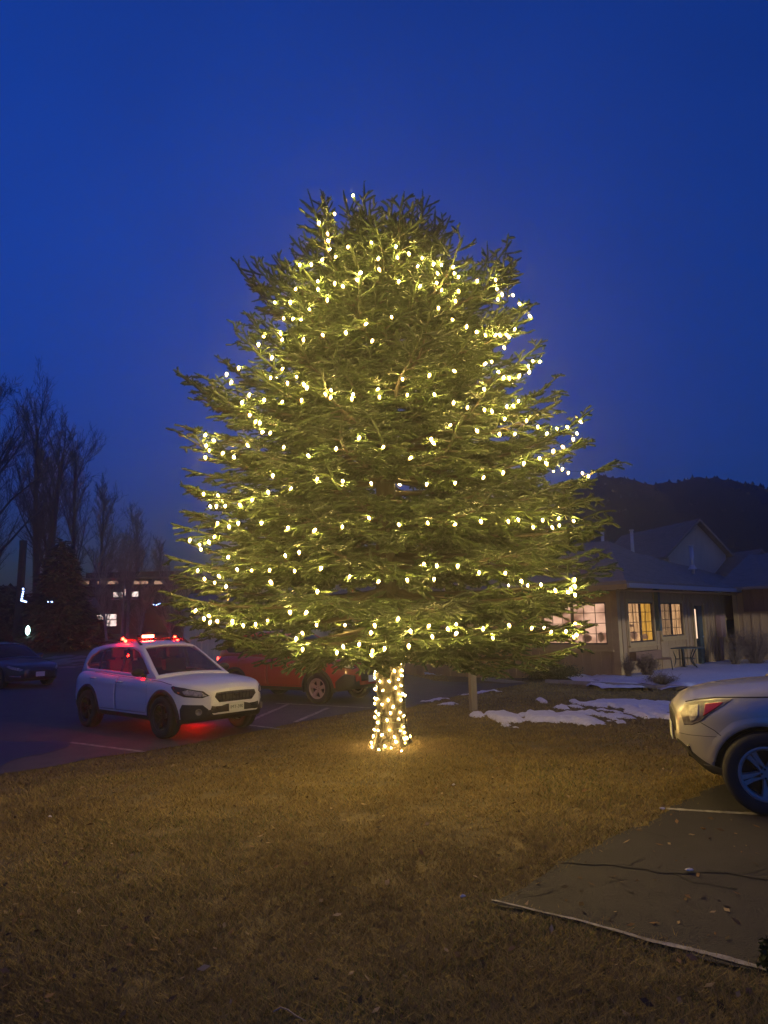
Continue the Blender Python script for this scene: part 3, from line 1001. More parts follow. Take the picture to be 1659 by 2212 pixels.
# ------------------------------------------------------------------ cars
def carpaint(name, c, metal=0.0):
    return mat(name, c, 0.35, metal, coat=0.8, spec=0.5)
M_['white_paint'] = carpaint('white_car_paint', (0.74, 0.74, 0.75))
M_['red_paint'] = carpaint('red_car_paint', (0.30, 0.010, 0.007))
M_['silver_paint'] = carpaint('silver_car_paint', (0.43, 0.42, 0.385), 0.45)
M_['black_paint'] = carpaint('dark_car_paint', (0.012, 0.013, 0.02))
M_['cladding'] = mat('black_cladding', (0.022, 0.022, 0.022), 0.6, bump=0.2, bscale=300)
M_['tyre'] = mat('tyre_rubber', (0.018, 0.018, 0.018), 0.8)
M_['dark_rim'] = mat('black_rim', (0.03, 0.03, 0.032), 0.35, 0.6)
M_['alloy'] = mat('alloy_rim', (0.42, 0.35, 0.31), 0.45, 0.3)
M_['interior'] = mat('car_interior', (0.035, 0.033, 0.035), 0.8)
M_['seat'] = mat('seat_cloth', (0.12, 0.12, 0.13), 0.9)
M_['chrome'] = mat('chrome', (0.7, 0.7, 0.7), 0.15, 1.0)
M_['lens'] = glassmat('lamp_lens', (0.85, 0.85, 0.85))
M_['reflector'] = mat('lamp_reflector', (0.6, 0.57, 0.52), 0.3, 0.3, noise=1, nscale=22, c2=(0.04, 0.04, 0.042))
M_['lamp_dark'] = mat('lamp_housing', (0.02, 0.02, 0.022), 0.2)
M_['clear_lamp'] = mat('clear_lamp', (0.24, 0.215, 0.195), 0.3, 0.1, noise=1, nscale=24, c2=(0.07, 0.06, 0.055), coat=0.6)
M_['red_lens'] = mat('red_lens', (0.32, 0.012, 0.010), 0.2, coat=1.0)
M_['amber'] = mat('amber_lens', (0.6, 0.16, 0.02), 0.2, coat=1.0)
M_['glass'] = glassmat('car_glass', (0.42, 0.44, 0.46))
M_['tinted'] = glassmat('tinted_glass', (0.10, 0.10, 0.12))
M_['plate'] = mat('number_plate', (0.62, 0.64, 0.60), 0.5)
M_['ink'] = mat('plate_ink', (0.03, 0.06, 0.04), 0.6)
M_['seam'] = mat('panel_gap', (0.01, 0.01, 0.01), 0.9)
M_['red_led'] = emat('red_led', (1.0, 0.0035, 0.0015), 170.0)
M_['red_added'] = emat('added_red_led', (1.0, 0.004, 0.002), 170.0)
M_['red_led_hot'] = emat('red_led_hot', (1.0, 0.012, 0.006), 420.0)

def smooth_interp(xs, ys):
    xs = np.array(xs, float)
    ys = np.array(ys, float)
    o_ = np.argsort(xs)
    xs, ys = xs[o_], ys[o_]
    g = np.linspace(xs[0], xs[-1], 400)
    v = np.interp(g, xs, ys)
    k = np.exp(-0.5 * (np.arange(-10, 11) / 4.0) ** 2)
    k /= k.sum()
    pad = np.concatenate([np.full(10, v[0]), v, np.full(10, v[-1])])
    v2 = np.convolve(pad, k, 'valid')
    return lambda x: np.interp(x, g, v2)

PT = np.array([0.0, 0.05, 0.12, 0.25, 0.40, 0.55, 0.68, 0.78, 0.86, 0.93, 0.975, 1.0])
PY = np.array([0.90, 0.955, 0.975, 0.99, 1.0, 0.995, 0.985, 0.985, 0.965, 0.93, 0.89, 0.84])

class Car:
    def __init__(s, name, label, paint, loc, yaw, top, bot, roof, w=0.9, wb=2.665, wr=0.345, dlo=None, nose_k=0.45, glass='glass', group=None, cabin=(-2.0, 0.9), wind=(0.14, 0.9), rear=(-2.1, -1.78), roofw=0.30, trackin=0.115, rim='dark_rim', front_clad=True):
        s.paint = M_[paint]
        s.root = empty(name, loc, yaw)
        tag(s.root, label, 'car', group)
        s.top = smooth_interp(*zip(*top))
        s.bot = smooth_interp(*zip(*bot))
        s.roof = smooth_interp(*zip(*roof))
        s.x1 = max(t[0] for t in top)
        s.x0 = min(t[0] for t in top)
        s.w, s.wb, s.wr, s.nk, s.rw = w, wb, wr, nose_k, roofw
        s.cabin = cabin
        s.glass = M_[glass]
        s.clad = front_clad
        s.body()
        s.green(roof, wind, rear, dlo)
        s.wheels(rim, trackin)
    def hw(s, x):
        x = np.asarray(x, float)
        uf = np.clip((x - (s.x1 - 0.80)) / 0.80, 0, 1)
        ur = np.clip(((s.x0 + 0.6) - x) / 0.6, 0, 1)
        return s.w * (1 - s.nk * uf ** 2.6) * (1 - 0.28 * ur ** 2.4)
    def side(s, x, z):
        t = (z - s.bot(x)) / (s.top(x) - s.bot(x))
        return s.hw(x) * np.interp(np.clip(t, 0, 1), PT, PY)
    def gside(s, x, z):
        return s.side(x, s.top(x)) * 1.03 - np.clip(z - s.top(x), 0, 9) * s.rw - 0.10 * np.clip(z - s.top(x), 0, 9) ** 2
    def front(s, y, z):
        """x of the nose at lateral position y"""
        xs = np.linspace(s.x1 - 1.3, s.x1, 120)
        yy = np.array([s.side(x, z) if s.bot(x) <= z <= s.top(x) + 0.001 else -1 for x in xs])
        ok = np.where(yy >= abs(y))[0]
        return xs[ok[-1]] if len(ok) else s.x1 - 1.3
    def body(s):
        xs = np.unique(np.concatenate([np.linspace(s.x0, s.x0 + 0.5, 14), np.linspace(s.x0 + 0.5, s.x1 - 0.8, 34), np.linspace(s.x1 - 0.8, s.x1, 26)]))
        rows = []
        for x in xs:
            h = float(s.hw(x))
            zb, zt = float(s.bot(x)), float(s.top(x))
            crown = 0.045 if x > 0.5 else 0.02
            sec = [(0, zb)] + [(h * p, zb + (zt - zb) * t) for t, p in zip(PT, PY)]
            ye = h * PY[-1]
            sec += [(ye * f, zt + crown * (1 - f * f)) for f in (0.8, 0.5, 0.2)] + [(0, zt + crown)]
            full = sec + [(-y, z) for y, z in sec[-2:0:-1]]
            rows.append([(x, y, z) for y, z in full])
        K = len(rows[0])
        b = MB()
        vs = [p for r_ in rows for p in r_]
        fs, mi = [], []
        half = len(PT)
        for i in range(len(xs) - 1):
            xm = (xs[i] + xs[i + 1]) / 2
            for k in range(K):
                fs.append((i * K + k, i * K + (k + 1) % K, (i + 1) * K + (k + 1) % K, (i + 1) * K + k))
                kk = k if k <= K // 2 else K - 1 - k
                m_ = 0
                if kk <= (2 if not (s.clad and (xm > s.x1 - 0.42 or xm < s.x0 + 0.4)) else 3): m_ = 1
                if kk > half and s.cabin[0] < xm < s.cabin[1]: m_ = 2
                mi.append(m_)
        b.v = vs
        b.f = fs + [tuple(range(K)), tuple((len(xs) - 1) * K + k for k in range(K))]
        b.m = mi + [0, 0]
        me = b.mesh('body', True)
        bm = bmesh.new()
        bm.from_mesh(me)
        bmesh.ops.recalc_face_normals(bm, faces=bm.faces)
        bm.to_mesh(me)
        bm.free()
        for m_ in (s.paint, M_['cladding'], M_['interior']): me.materials.append(m_)
        o = link('body', me, None, s.root)
        # wheel wells
        cut = MB()
        for ax in (s.wb / 2, -s.wb / 2):
            for sd in (1, -1):
                Mx = Matrix.Translation((ax, sd * (s.w - 0.10), s.wr)) @ Matrix.Rotation(R(90), 4, 'X')
                cut.lathe([(0.0005, -0.22), (s.wr + 0.055, -0.22), (s.wr + 0.055, 0.22), (0.0005, 0.22)], 40, Mx)
        co = cut.build('cutter', M_['interior'])
        s.boolean(o, co)
        wells = o.data
        cen = np.empty(len(wells.polygons) * 3)
        wells.polygons.foreach_get('center', cen)
        cen = cen.reshape(-1, 3)
        mi = np.empty(len(wells.polygons), np.int32)
        wells.polygons.foreach_get('material_index', mi)
        for ax in (s.wb / 2, -s.wb / 2):
            rr = np.hypot(cen[:, 0] - ax, cen[:, 2] - s.wr)
            mi[(rr < s.wr + 0.056) & (cen[:, 2] < s.wr * 2 + 0.07)] = 2
        mi = np.clip(mi, 0, 2)
        wells.polygons.foreach_set('material_index', mi)
        s.bodyo = o
    def boolean(s, o, co):
        co.parent = s.root
        bpy.context.view_layer.update()
        md = o.modifiers.new('b', 'BOOLEAN')
        md.operation = 'DIFFERENCE'
        md.solver = 'EXACT'
        md.object = co
        dg = bpy.context.evaluated_depsgraph_get()
        me = bpy.data.meshes.new_from_object(o.evaluated_get(dg))
        o.modifiers.clear()
        old = o.data
        nm = old.name
        o.data = me
        bpy.data.meshes.remove(old)
        me.name = nm
        cm = co.data
        bpy.data.objects.remove(co)
        bpy.data.meshes.remove(cm)
    def green(s, roof, wind, rear, dlo):
        xa, xb = min(t[0] for t in roof), max(t[0] for t in roof)
        xs = np.linspace(xa, xb, 46)
        rows = []
        for x in xs:
            zb = float(s.top(x)) - 0.015
            zr = max(float(s.roof(x)), zb + 0.02)
            ys_ = float(s.gside(x, zr))
            sec = []
            for f in (0, 0.25, 0.5, 0.75, 0.9):
                z = zb + (zr - zb) * f
                sec.append((float(s.gside(x, z)), z))
            rc = min(0.05, (zr - zb) * 0.5)
            sec += [(ys_ - 0.012, zr - rc * 0.25), (ys_ - 0.045, zr), (ys_ * 0.7, zr + 0.022), (ys_ * 0.35, zr + 0.034), (0, zr + 0.038)]
            full = sec + [(-y, z) for y, z in sec[-2::-1]]
            rows.append([(x, y, z) for y, z in full])
        K = len(rows[0])
        b = MB()
        b.v = [p for r_ in rows for p in r_]
        b.f = [(i * K + k, i * K + k + 1, (i + 1) * K + k + 1, (i + 1) * K + k) for i in range(len(xs) - 1) for k in range(K - 1)]
        b.m = [0] * len(b.f)
        me = b.mesh('roof', True)
        bm = bmesh.new()
        bm.from_mesh(me)
        bmesh.ops.recalc_face_normals(bm, faces=bm.faces)
        if sum(f.normal.z for f in bm.faces) < 0:
            bmesh.ops.reverse_faces(bm, faces=bm.faces)
        bm.to_mesh(me)
        bm.free()
        me.materials.append(s.paint)
        o = link('roof', me, None, s.root)
        sol = o.modifiers.new('s', 'SOLIDIFY')
        sol.thickness = 0.035
        sol.offset = -1
        # window openings
        def prism(poly, axis_):
            c = MB()
            n = len(poly)
            if axis_ == 'y':
                vs = [(x, -2, z) for x, z in poly] + [(x, 2, z) for x, z in poly]
            else:
                vs = [(x, y, 0.6) for x, y in poly] + [(x, y, 2.4) for x, y in poly]
            c.add(vs, [tuple(range(n))[::-1], tuple(range(n, 2 * n))] + [(k, (k + 1) % n, n + (k + 1) % n, n + k) for k in range(n)])
            return c.build('cutter', M_['interior'])
        s.boolean(o, prism(dlo, 'y'))
        def plan(xa_, xb_, ins):
            L = []
            for x in np.linspace(xa_, xb_, 8): L.append((x, float(s.gside(x, max(s.roof(x), s.top(x)))) - ins))
            return L + [(x, -y) for x, y in L[::-1]]
        s.boolean(o, prism(plan(wind[0], wind[1], 0.075), 'z'))
        if rear: s.boolean(o, prism(plan(rear[0], rear[1], 0.11), 'z'))
        # glass
        for sd, nm in ((1, 'window'), (-1, 'window')):
            s.panel(nm, dlo, lambda x, z: (x, sd * (float(s.gside(x, z)) - 0.018), z), s.glass, thick=0.0, parent=s.root, div=2)
        def top_glass(nm, xa_, xb_, ins):
            b = MB()
            n, m_ = 10, 10
            for i in range(n + 1):
                x = xa_ + (xb_ - xa_) * i / n
                zr = max(float(s.roof(x)), float(s.top(x)))
                yh = float(s.gside(x, zr)) - ins + 0.02
                for j in range(m_ + 1):
                    f = -1 + 2 * j / m_
                    b.v.append((x, f * yh, zr + 0.036 * (1 - f * f) - 0.012))
            b.f = [(i * (m_ + 1) + j, i * (m_ + 1) + j + 1, (i + 1) * (m_ + 1) + j + 1, (i + 1) * (m_ + 1) + j) for i in range(n) for j in range(m_)]
            b.m = [0] * len(b.f)
            return b.build(nm, s.glass, s.root, smooth=True)
        top_glass('windshield', wind[0], wind[1], 0.075)
        if rear: top_glass('rear_window', rear[0], rear[1], 0.11)
        s.dlo = dlo
    def panel(s, name, poly, mapf, m_, thick=0.0, parent=None, div=3, off=None, cuts=None):
        bm = bmesh.new()
        vs = [bm.verts.new((p[0], p[1], 0)) for p in poly]
        f = bm.faces.new(vs)
        bmesh.ops.triangulate(bm, faces=[f])
        for _ in range(div):
            bmesh.ops.subdivide_edges(bm, edges=bm.edges, cuts=1, use_grid_fill=True)
        if thick:
            rim = [e for e in bm.edges if e.is_boundary]
            ret = bmesh.ops.extrude_edge_only(bm, edges=rim)
            ex = {v for v in ret['geom'] if isinstance(v, bmesh.types.BMVert)}
        else:
            ex = set()
        for v in bm.verts:
            p = Vector(mapf(v.co.x, v.co.y))
            if v in ex:
                q = p.copy()
                q.y *= (1 - thick / max(abs(q.y), 0.2)) if off is None else 1
                if off is not None: q = q + Vector(off)
                p = q
            v.co = p
        bmesh.ops.recalc_face_normals(bm, faces=bm.faces)
        me = bpy.data.meshes.new(name)
        bm.to_mesh(me)
        bm.free()
        me.polygons.foreach_set('use_smooth', [True] * len(me.polygons))
        return link(name, me, m_, parent or s.root)
    def side_panel(s, name, poly, m_, sd, out_=0.005, parent=None, thick=0.012, div=3):
        return s.panel(name, poly, lambda x, z: (x, sd * (float(s.side(x, z)) + out_), z), m_, thick, parent, div)
    def front_panel(s, name, poly, m_, out_=0.006, parent=None, div=2):
        return s.panel(name, poly, lambda y, z: (s.front(y, z) + out_, y, z), m_, 0.02, parent, div, off=(-0.02, 0, 0))
    def seam(s, pts, sd, wid=0.007, out_=0.0035, name='panel_gap', parent=None):
        b = MB()
        pts = np.array(pts, float)
        fine = []
        for a, c in zip(pts[:-1], pts[1:]):
            n = max(2, int(np.hypot(*(c - a)) / 0.05))
            for k in range(n): fine.append(a + (c - a) * k / n)
        fine.append(pts[-1])
        fine = np.array(fine)
        d = np.gradient(fine, axis=0)
        d /= np.linalg.norm(d, axis=1)[:, None]
        nn = np.stack([-d[:, 1], d[:, 0]], 1) * wid / 2
        for p, q in zip(fine, nn):
            for sg in (1, -1):
                x, z = p + q * sg
                b.v.append((x, sd * (float(s.side(x, z)) + out_), z))
        b.f = [(2 * i, 2 * i + 1, 2 * i + 3, 2 * i + 2) for i in range(len(fine) - 1)]
        b.m = [0] * len(b.f)
        return b.build(name, M_['seam'], parent or s.root)
    def wheels(s, rim, trackin):
        r_ = s.wr
        rr = r_ * 0.66
        ty = MB()
        wdt = 0.112
        ty.lathe([(rr, -wdt * 0.86), (rr + 0.02, -wdt), (r_ * 0.88, -wdt * 1.04), (r_ * 0.97, -wdt * 0.92), (r_, -wdt * 0.70), (r_ + 0.001, -wdt * 0.2), (r_ - 0.006, -wdt * 0.18), (r_ - 0.006, wdt * 0.18), (r_ + 0.001, wdt * 0.2), (r_, wdt * 0.70), (r_ * 0.97, wdt * 0.92), (r_ * 0.88, wdt * 1.04), (rr + 0.02, wdt), (rr, wdt * 0.86)], 44, closed=True)
        tme = ty.mesh('tyre', True)
        tme.materials.append(M_['tyre'])
        rm = MB()
        rm.lathe([(rr + 0.004, wdt * 0.9), (rr - 0.012, wdt * 0.93), (rr - 0.03, wdt * 0.75), (rr - 0.035, -wdt * 0.85), (rr + 0.002, -wdt * 0.85)], 40, mi=0)
        rm.lathe([(0.001, -0.02), (rr - 0.03, -0.02)], 40, mi=1)
        rm.lathe([(0.001, wdt * 0.62), (0.052, wdt * 0.62), (0.062, wdt * 0.5), (0.062, 0.0)], 20, mi=0)
        for k in range(5):
            a = 2 * math.pi * k / 5 + 0.3
            Mk = Matrix.Rotation(a, 4, 'Z')
            h1, h0 = wdt * 0.60, wdt * 0.74
            for da in (-0.085, 0.085):
                p = []
                for x, wd_, zt_, zb_ in ((0.04, 0.030, h1, 0.02), (rr * 0.55, 0.024, h1 + 0.004, 0.03), (rr - 0.012, 0.030, h0, 0.03)):
                    y0 = x * math.tan(da) * 1.6
                    p += [(x, y0 - wd_, zb_), (x, y0 + wd_, zb_), (x, y0 + wd_ * 0.7, zt_), (x, y0 - wd_ * 0.7, zt_)]
                p = [tuple(Mk @ Vector(q)) for q in p]
                f = []
                for i in (0, 4):
                    f += [(i, i + 1, i + 5, i + 4), (i + 1, i + 2, i + 6, i + 5), (i + 2, i + 3, i + 7, i + 6), (i + 3, i, i + 4, i + 7)]
                rm.add(p, f, 0)
        for k in range(5):
            a = 2 * math.pi * k / 5
            rm.lathe([(0.009, wdt * 0.55), (0.009, wdt * 0.68), (0.001, wdt * 0.69)], 8, Matrix.Translation((0.04 * math.cos(a), 0.04 * math.sin(a), 0)), 1)
        rme = rm.mesh('rim', False)
        rme.materials.append(M_[rim])
        rme.materials.append(M_['lamp_dark'])
        for ax in (s.wb / 2, -s.wb / 2):
            for sd in (1, -1):
                we = empty('wheel', (ax, sd * (s.w - trackin), r_), parent=s.root)
                we.rotation_euler = (R(-90 * sd), 0, 0)
                link('tyre', tme, None, we)
                link('rim', rme, None, we)
                # arch flare
                fl = MB()
                n = 30
                pts = []
                for k in range(n + 1):
                    a = (R(-12) + R(204) * k / n) if s.clad else (R(10) + R(160) * k / n)
                    for r2, dy in (((r_ + 0.052, -0.03), (r_ + 0.052, 0.016), (r_ + 0.075, 0.022), (r_ + 0.115, 0.010), (r_ + 0.118, -0.02)) if s.clad else ((r_ + 0.050, -0.05), (r_ + 0.050, 0.002), (r_ + 0.062, 0.010), (r_ + 0.10, 0.004), (r_ + 0.16, -0.004))):
                        x = ax + r2 * math.cos(a)
                        z = r_ + r2 * math.sin(a)
                        z = max(z, float(s.bot(x)) - 0.01) if not s.clad else z
                        zc = min(max(z, float(s.bot(x)) + 0.02), float(s.top(x)))
                        pts.append((x, sd * (float(s.side(x, zc)) + dy), z))
                f = [(i * 5 + j, i * 5 + j + 1, (i + 1) * 5 + j + 1, (i + 1) * 5 + j) for i in range(n) for j in range(4)]
                fl.add(pts, f)
                fl.build('wheel_arch', M_['cladding'] if s.clad else s.paint, s.root, smooth=True)
    def doors(s, fd, rd, handles, m_=None):
        for sd in (1, -1):
            for poly, hd in ((fd, handles[0]), (rd, handles[1])):
                d = s.side_panel('door', poly, m_ or s.paint, sd, 0.004, thick=0.005, div=4)
                s.seam(list(poly) + [poly[0]], sd, 0.010, 0.0025, 'door_gap', d)
                h = MB()
                x, z = hd
                y = float(s.side(x, z))
                h.tube([(x - 0.10, sd * (y + 0.012), z), (x - 0.085, sd * (y + 0.04), z + 0.002), (x + 0.085, sd * (y + 0.04), z + 0.004), (x + 0.10, sd * (y + 0.012), z + 0.002)], 0.013, 8)
                h.build('handle', m_ or s.paint, d, smooth=True)
    def mirrors(s, x, z, m_):
        for sd in (1, -1):
            b = MB()
            y = float(s.side(x, s.top(x)))
            b.tube([(x, sd * (y - 0.03), z - 0.05), (x + 0.0, sd * (y + 0.10), z - 0.02)], 0.03, 8)
            b.lathe([(0.001, -0.075), (0.06, -0.06), (0.092, -0.02), (0.10, 0.02), (0.085, 0.06), (0.001, 0.062)], 14, Matrix.Translation((x + 0.01, sd * (y + 0.17), z + 0.03)) @ Matrix.Rotation(R(-90), 4, 'Y') @ Matrix.Diagonal((0.75, 1.25, 1, 1)))
            b.build('mirror', m_, s.root, smooth=True)
    def seats(s, xs=(-0.15, -1.0), y=0.36, z0=0.55):
        for x in xs:
            for sd in (1, -1):
                b = MB()
                b.box(x - 0.05, x + 0.45, sd * y - 0.24, sd * y + 0.24, z0, z0 + 0.16)
                Mx = Matrix.Translation((x, sd * y, z0 + 0.1)) @ Matrix.Rotation(R(-14), 4, 'Y')
                b.box(-0.07, 0.07, -0.23, 0.23, 0, 0.62, M=Mx)
                b.box(-0.05, 0.05, -0.12, 0.12, 0.68, 0.86, M=Mx)
                b.box(-0.01, 0.01, -0.06, 0.06, 0.6, 0.7, M=Mx)
                b.build('seat', M_['seat'], s.root, bevel=0.03)
    def plate(s, x, z, tilt=0.0, text=None, y=0.0, name='number_plate'):
        b = MB()
        b.box(-0.004, 0.004, -0.155, 0.155, -0.078, 0.078)
        o = b.build(name, M_['plate'], s.root)
        o.location = (x, y, z)
        o.rotation_euler = (0, tilt, 0)
        if text:
            cu = bpy.data.curves.new('plate_text', 'FONT')
            cu.body = text
            cu.size = 0.078
            cu.align_x = 'CENTER'
            cu.align_y = 'CENTER'
            cu.extrude = 0.0006
            to = bpy.data.objects.new('plate_text', cu)
            C.objects.link(to)
            dg = bpy.context.evaluated_depsgraph_get()
            me = bpy.data.meshes.new_from_object(to.evaluated_get(dg))
            bpy.data.objects.remove(to)
            t_ = link('lettering', me, M_['ink'], o)
            t_.location = (0.006, 0, 0)
            t_.rotation_euler = (R(90), 0, R(90))
        return o

# --- white crossover with a red light bar
WT = [(-2.20, 0.90), (-2.10, 1.0), (-1.7, 1.07), (-0.8, 1.05), (0.2, 1.005), (0.8, 0.99), (1.2, 0.975), (1.7, 0.93), (1.95, 0.895), (2.1, 0.86), (2.19, 0.81), (2.23, 0.76)]
WB = [(-2.20, 0.50), (-2.12, 0.38), (-1.9, 0.31), (-1.0, 0.27), (1.0, 0.27), (1.8, 0.26), (2.05, 0.29), (2.16, 0.34), (2.23, 0.43)]
WR = [(-2.17, 1.0), (-2.05, 1.2), (-1.9, 1.38), (-1.7, 1.50), (-1.3, 1.565), (-0.7, 1.595), (-0.2, 1.59), (0.1, 1.53), (0.4, 1.36), (0.75, 1.13), (0.98, 0.985)]
WD = [(-1.72, 1.19), (-1.60, 1.115), (-0.4, 1.075), (0.62, 1.04), (0.70, 1.06), (0.36, 1.295), (0.10, 1.435), (-0.1, 1.49), (-0.5, 1.51), (-1.0, 1.495), (-1.4, 1.43), (-1.62, 1.32)]
cz = float(gh(-4.29, 14.58)) + 0.016
wc = Car('parked_car', 'white crossover car with a red light bar on its roof', 'white_paint', (-4.30, 14.60, cz), -0.73, WT, WB, WR, w=0.90, wr=0.352, dlo=WD, wind=(0.14, 0.90), rear=(-2.08, -1.76), trackin=0.095)
wc.doors([(0.86, 0.50), (0.80, 0.40), (-0.24, 0.40), (-0.272, 0.7), (-0.252, 1.0), (0.80, 0.955)], [(-0.25, 0.40), (-0.88, 0.40), (-1.02, 0.62), (-1.25, 0.84), (-1.24, 1.045), (-0.262, 1.0), (-0.282, 0.7)], [(-0.12, 0.90), (-1.12, 0.94)])
wc.mirrors(0.60, 1.06, M_['cladding'])
wc.seats()
for x in (-0.30, -1.16):
    for sd in (1, -1):
        wc.panel('pillar', [(x - 0.045, 1.05), (x + 0.045, 1.05), (x + 0.03, 1.53), (x - 0.05, 1.53)], lambda a, z: (a, sd * (float(wc.gside(a, z)) - 0.012), z), M_['lamp_dark'], div=1)
for sd in (1, -1):
    hl = wc.side_panel('headlight', [(2.205, 0.725), (2.12, 0.80), (1.85, 0.855), (1.60, 0.885), (1.56, 0.87), (1.70, 0.775), (1.88, 0.71), (2.13, 0.69)], M_['lamp_dark'], sd, 0.006)
    wc.side_panel('reflector', [(2.185, 0.72), (2.11, 0.785), (1.92, 0.825), (1.84, 0.80), (1.90, 0.735), (2.11, 0.705)], M_['reflector'], sd, 0.010, hl, 0.003)
    wc.side_panel('side_marker', [(1.80, 0.78), (1.74, 0.80), (1.78, 0.76)], M_['amber'], sd, 0.010, hl, 0.003, 1)
    wc.side_panel('lens_tip', [(1.66, 0.86), (1.60, 0.878), (1.64, 0.84)], M_['red_lens'], sd, 0.010, hl, 0.003, 1)
    # lower bumper corner
    wc.side_panel('bumper_cladding', [(2.19, 0.42), (2.20, 0.50), (2.14, 0.575), (1.86, 0.585), (1.82, 0.50), (1.82, 0.31), (2.08, 0.31)], M_['cladding'], sd, 0.008)
    fg = MB()
    xg, zg = 2.09, 0.46
    yg = float(wc.side(xg, zg))
    Mg = Matrix.Translation((xg + 0.015, sd * (yg + 0.012), zg)) @ Matrix.Rotation(R(38 * sd), 4, 'Z') @ Matrix.Rotation(R(90), 4, 'Y')
    fg.lathe([(0.001, 0.0), (0.045, 0.0), (0.055, 0.01), (0.058, -0.02)], 18, Mg)
    fg.build('fog_lamp', M_['clear_lamp'], wc.root, smooth=True)
    wc.seam([(0.88, 0.96), (1.2, 0.945), (1.55, 0.90)], sd)
wc.front_panel('bumper_cladding', [(-0.50, 0.34), (0.50, 0.34), (0.50, 0.56), (0.42, 0.545), (0.36, 0.47), (0.29, 0.54), (0.18, 0.565), (-0.18, 0.565), (-0.29, 0.54), (-0.36, 0.47), (-0.42, 0.545), (-0.50, 0.56)], M_['cladding'])
gr = wc.front_panel('grille', [(-0.34, 0.605), (0.34, 0.605), (0.43, 0.70), (0.40, 0.765), (0.20, 0.775), (-0.20, 0.775), (-0.40, 0.765), (-0.43, 0.70)], M_['cladding'], 0.008)
for z in (0.635, 0.735):
    b = MB()
    b.tube([(wc.x1 + 0.012, -0.36, z), (wc.x1 + 0.02, 0, z + 0.005), (wc.x1 + 0.012, 0.36, z)], 0.009, 6)
    b.build('bar', M_['lamp_dark'], gr)
for y in np.linspace(-0.30, 0.30, 9):
    b = MB()
    b.tube([(wc.x1 + 0.012, y * 0.92, 0.615), (wc.x1 + 0.012, y, 0.755)], 0.006, 6)
    b.build('slat', M_['lamp_dark'], gr)
b = MB()
b.lathe([(0.001, 0.010), (0.040, 0.008), (0.046, 0.0)], 20, Matrix.Translation((wc.x1 + 0.022, 0, 0.715)) @ Matrix.Rotation(R(90), 4, 'Y') @ Matrix.Diagonal((0.62, 1.25, 1, 1)))
em = b.build('emblem', M_['lamp_dark'], gr, smooth=True)
for k, (y, z, r_) in enumerate(((0.022, 0.006, 0.008), (-0.004, 0.010, 0.005), (-0.016, 0.002, 0.005), (-0.002, -0.008, 0.005), (0.010, -0.004, 0.005), (-0.026, -0.006, 0.005))):
    b = MB()
    b.lathe([(0.001, 0.004), (r_, 0.0)], 6, Matrix.Translation((wc.x1 + 0.033, y * 1.2, 0.715 + z)) @ Matrix.Rotation(R(90), 4, 'Y'))
    b.build('star', M_['chrome'], em)
wc.plate(wc.x1 + 0.03, 0.505, 0.0, 'IMT-390')
for sd in (1, -1):
    wc.side_panel('tail_lamp', [(-2.16, 0.86), (-2.13, 0.97), (-1.90, 1.02), (-1.86, 0.98), (-2.05, 0.86)], M_['red_lens'], sd, 0.006)
    # roof rails
    b = MB()
    yr = [float(wc.gside(x, wc.roof(x))) - 0.07 for x in (-1.6, -1.45, -0.2, 0.0)]
    b.tube([(-1.62, sd * yr[0], wc.roof(-1.62) + 0.0), (-1.48, sd * yr[1], wc.roof(-1.48) + 0.065), (-0.9, sd * yr[1], wc.roof(-0.9) + 0.065), (-0.2, sd * yr[2], wc.roof(-0.2) + 0.065), (0.0, sd * yr[3], wc.roof(0.0) + 0.0)], [0.022, 0.019, 0.018, 0.019, 0.022], 8)
    b.build('roof_rail', M_['cladding'], wc.root, smooth=True)
# wipers
for y0, y1 in ((0.45, -0.1), (-0.05, -0.55)):
    b = MB()
    b.tube([(0.91, y0, float(wc.roof(0.91)) + 0.045), (0.84, y1, float(wc.roof(0.84)) + 0.04)], 0.008, 5)
    b.build('wiper', M_['cladding'], wc.root)
# emergency lights: crossbar, bar lamp, pods, one lamp inside the rear side window
b = MB()
b.tube([(-0.75, -0.56, 1.665), (-0.75, 0.56, 1.665)], 0.018, 8)
b.build('crossbar', M_['cladding'], wc.root)
lb = MB()
lb.box(-0.83, -0.67, -0.16, 0.16, 1.675, 1.74)
lbo = lb.build('light_bar', M_['lamp_dark'], wc.root, bevel=0.012)
for x0, x1 in ((-0.672, -0.660), (-0.840, -0.828)):
    b = MB()
    b.box(x0, x1, -0.125, 0.125, 1.684, 1.732)
    b.build('red_lamp', M_['red_led_hot'], lbo)
for sd in (1, -1):
    for x, z in ((-0.60, 1.675), (-0.50, 1.635)):
        b = MB()
        b.lathe([(0.001, -0.030), (0.022, -0.022), (0.030, 0), (0.022, 0.022), (0.001, 0.030)], 10, Matrix.Translation((x, sd * 0.575, z)))
        b.build('red_pod', M_['red_led'], wc.root, smooth=True)
b = MB()
b.lathe([(0.001, -0.03), (0.03, -0.015), (0.034, 0.01), (0.001, 0.03)], 10, Matrix.Translation((-0.55, -0.50, 1.36)))
b.build('red_pod', M_['red_led'], wc.root, smooth=True)

b = MB()
for x in (-0.7, 0.35):  # unseen red lamps added under the body to redden the ground
    b = MB()
    b.lathe([(0.001, -0.03), (0.03, -0.015), (0.034, 0.01), (0.001, 0.03)], 10, Matrix.Translation((x, 0.50, 0.235)))
    b.build('added_red_lamp', M_['red_added'], wc.root, smooth=True)

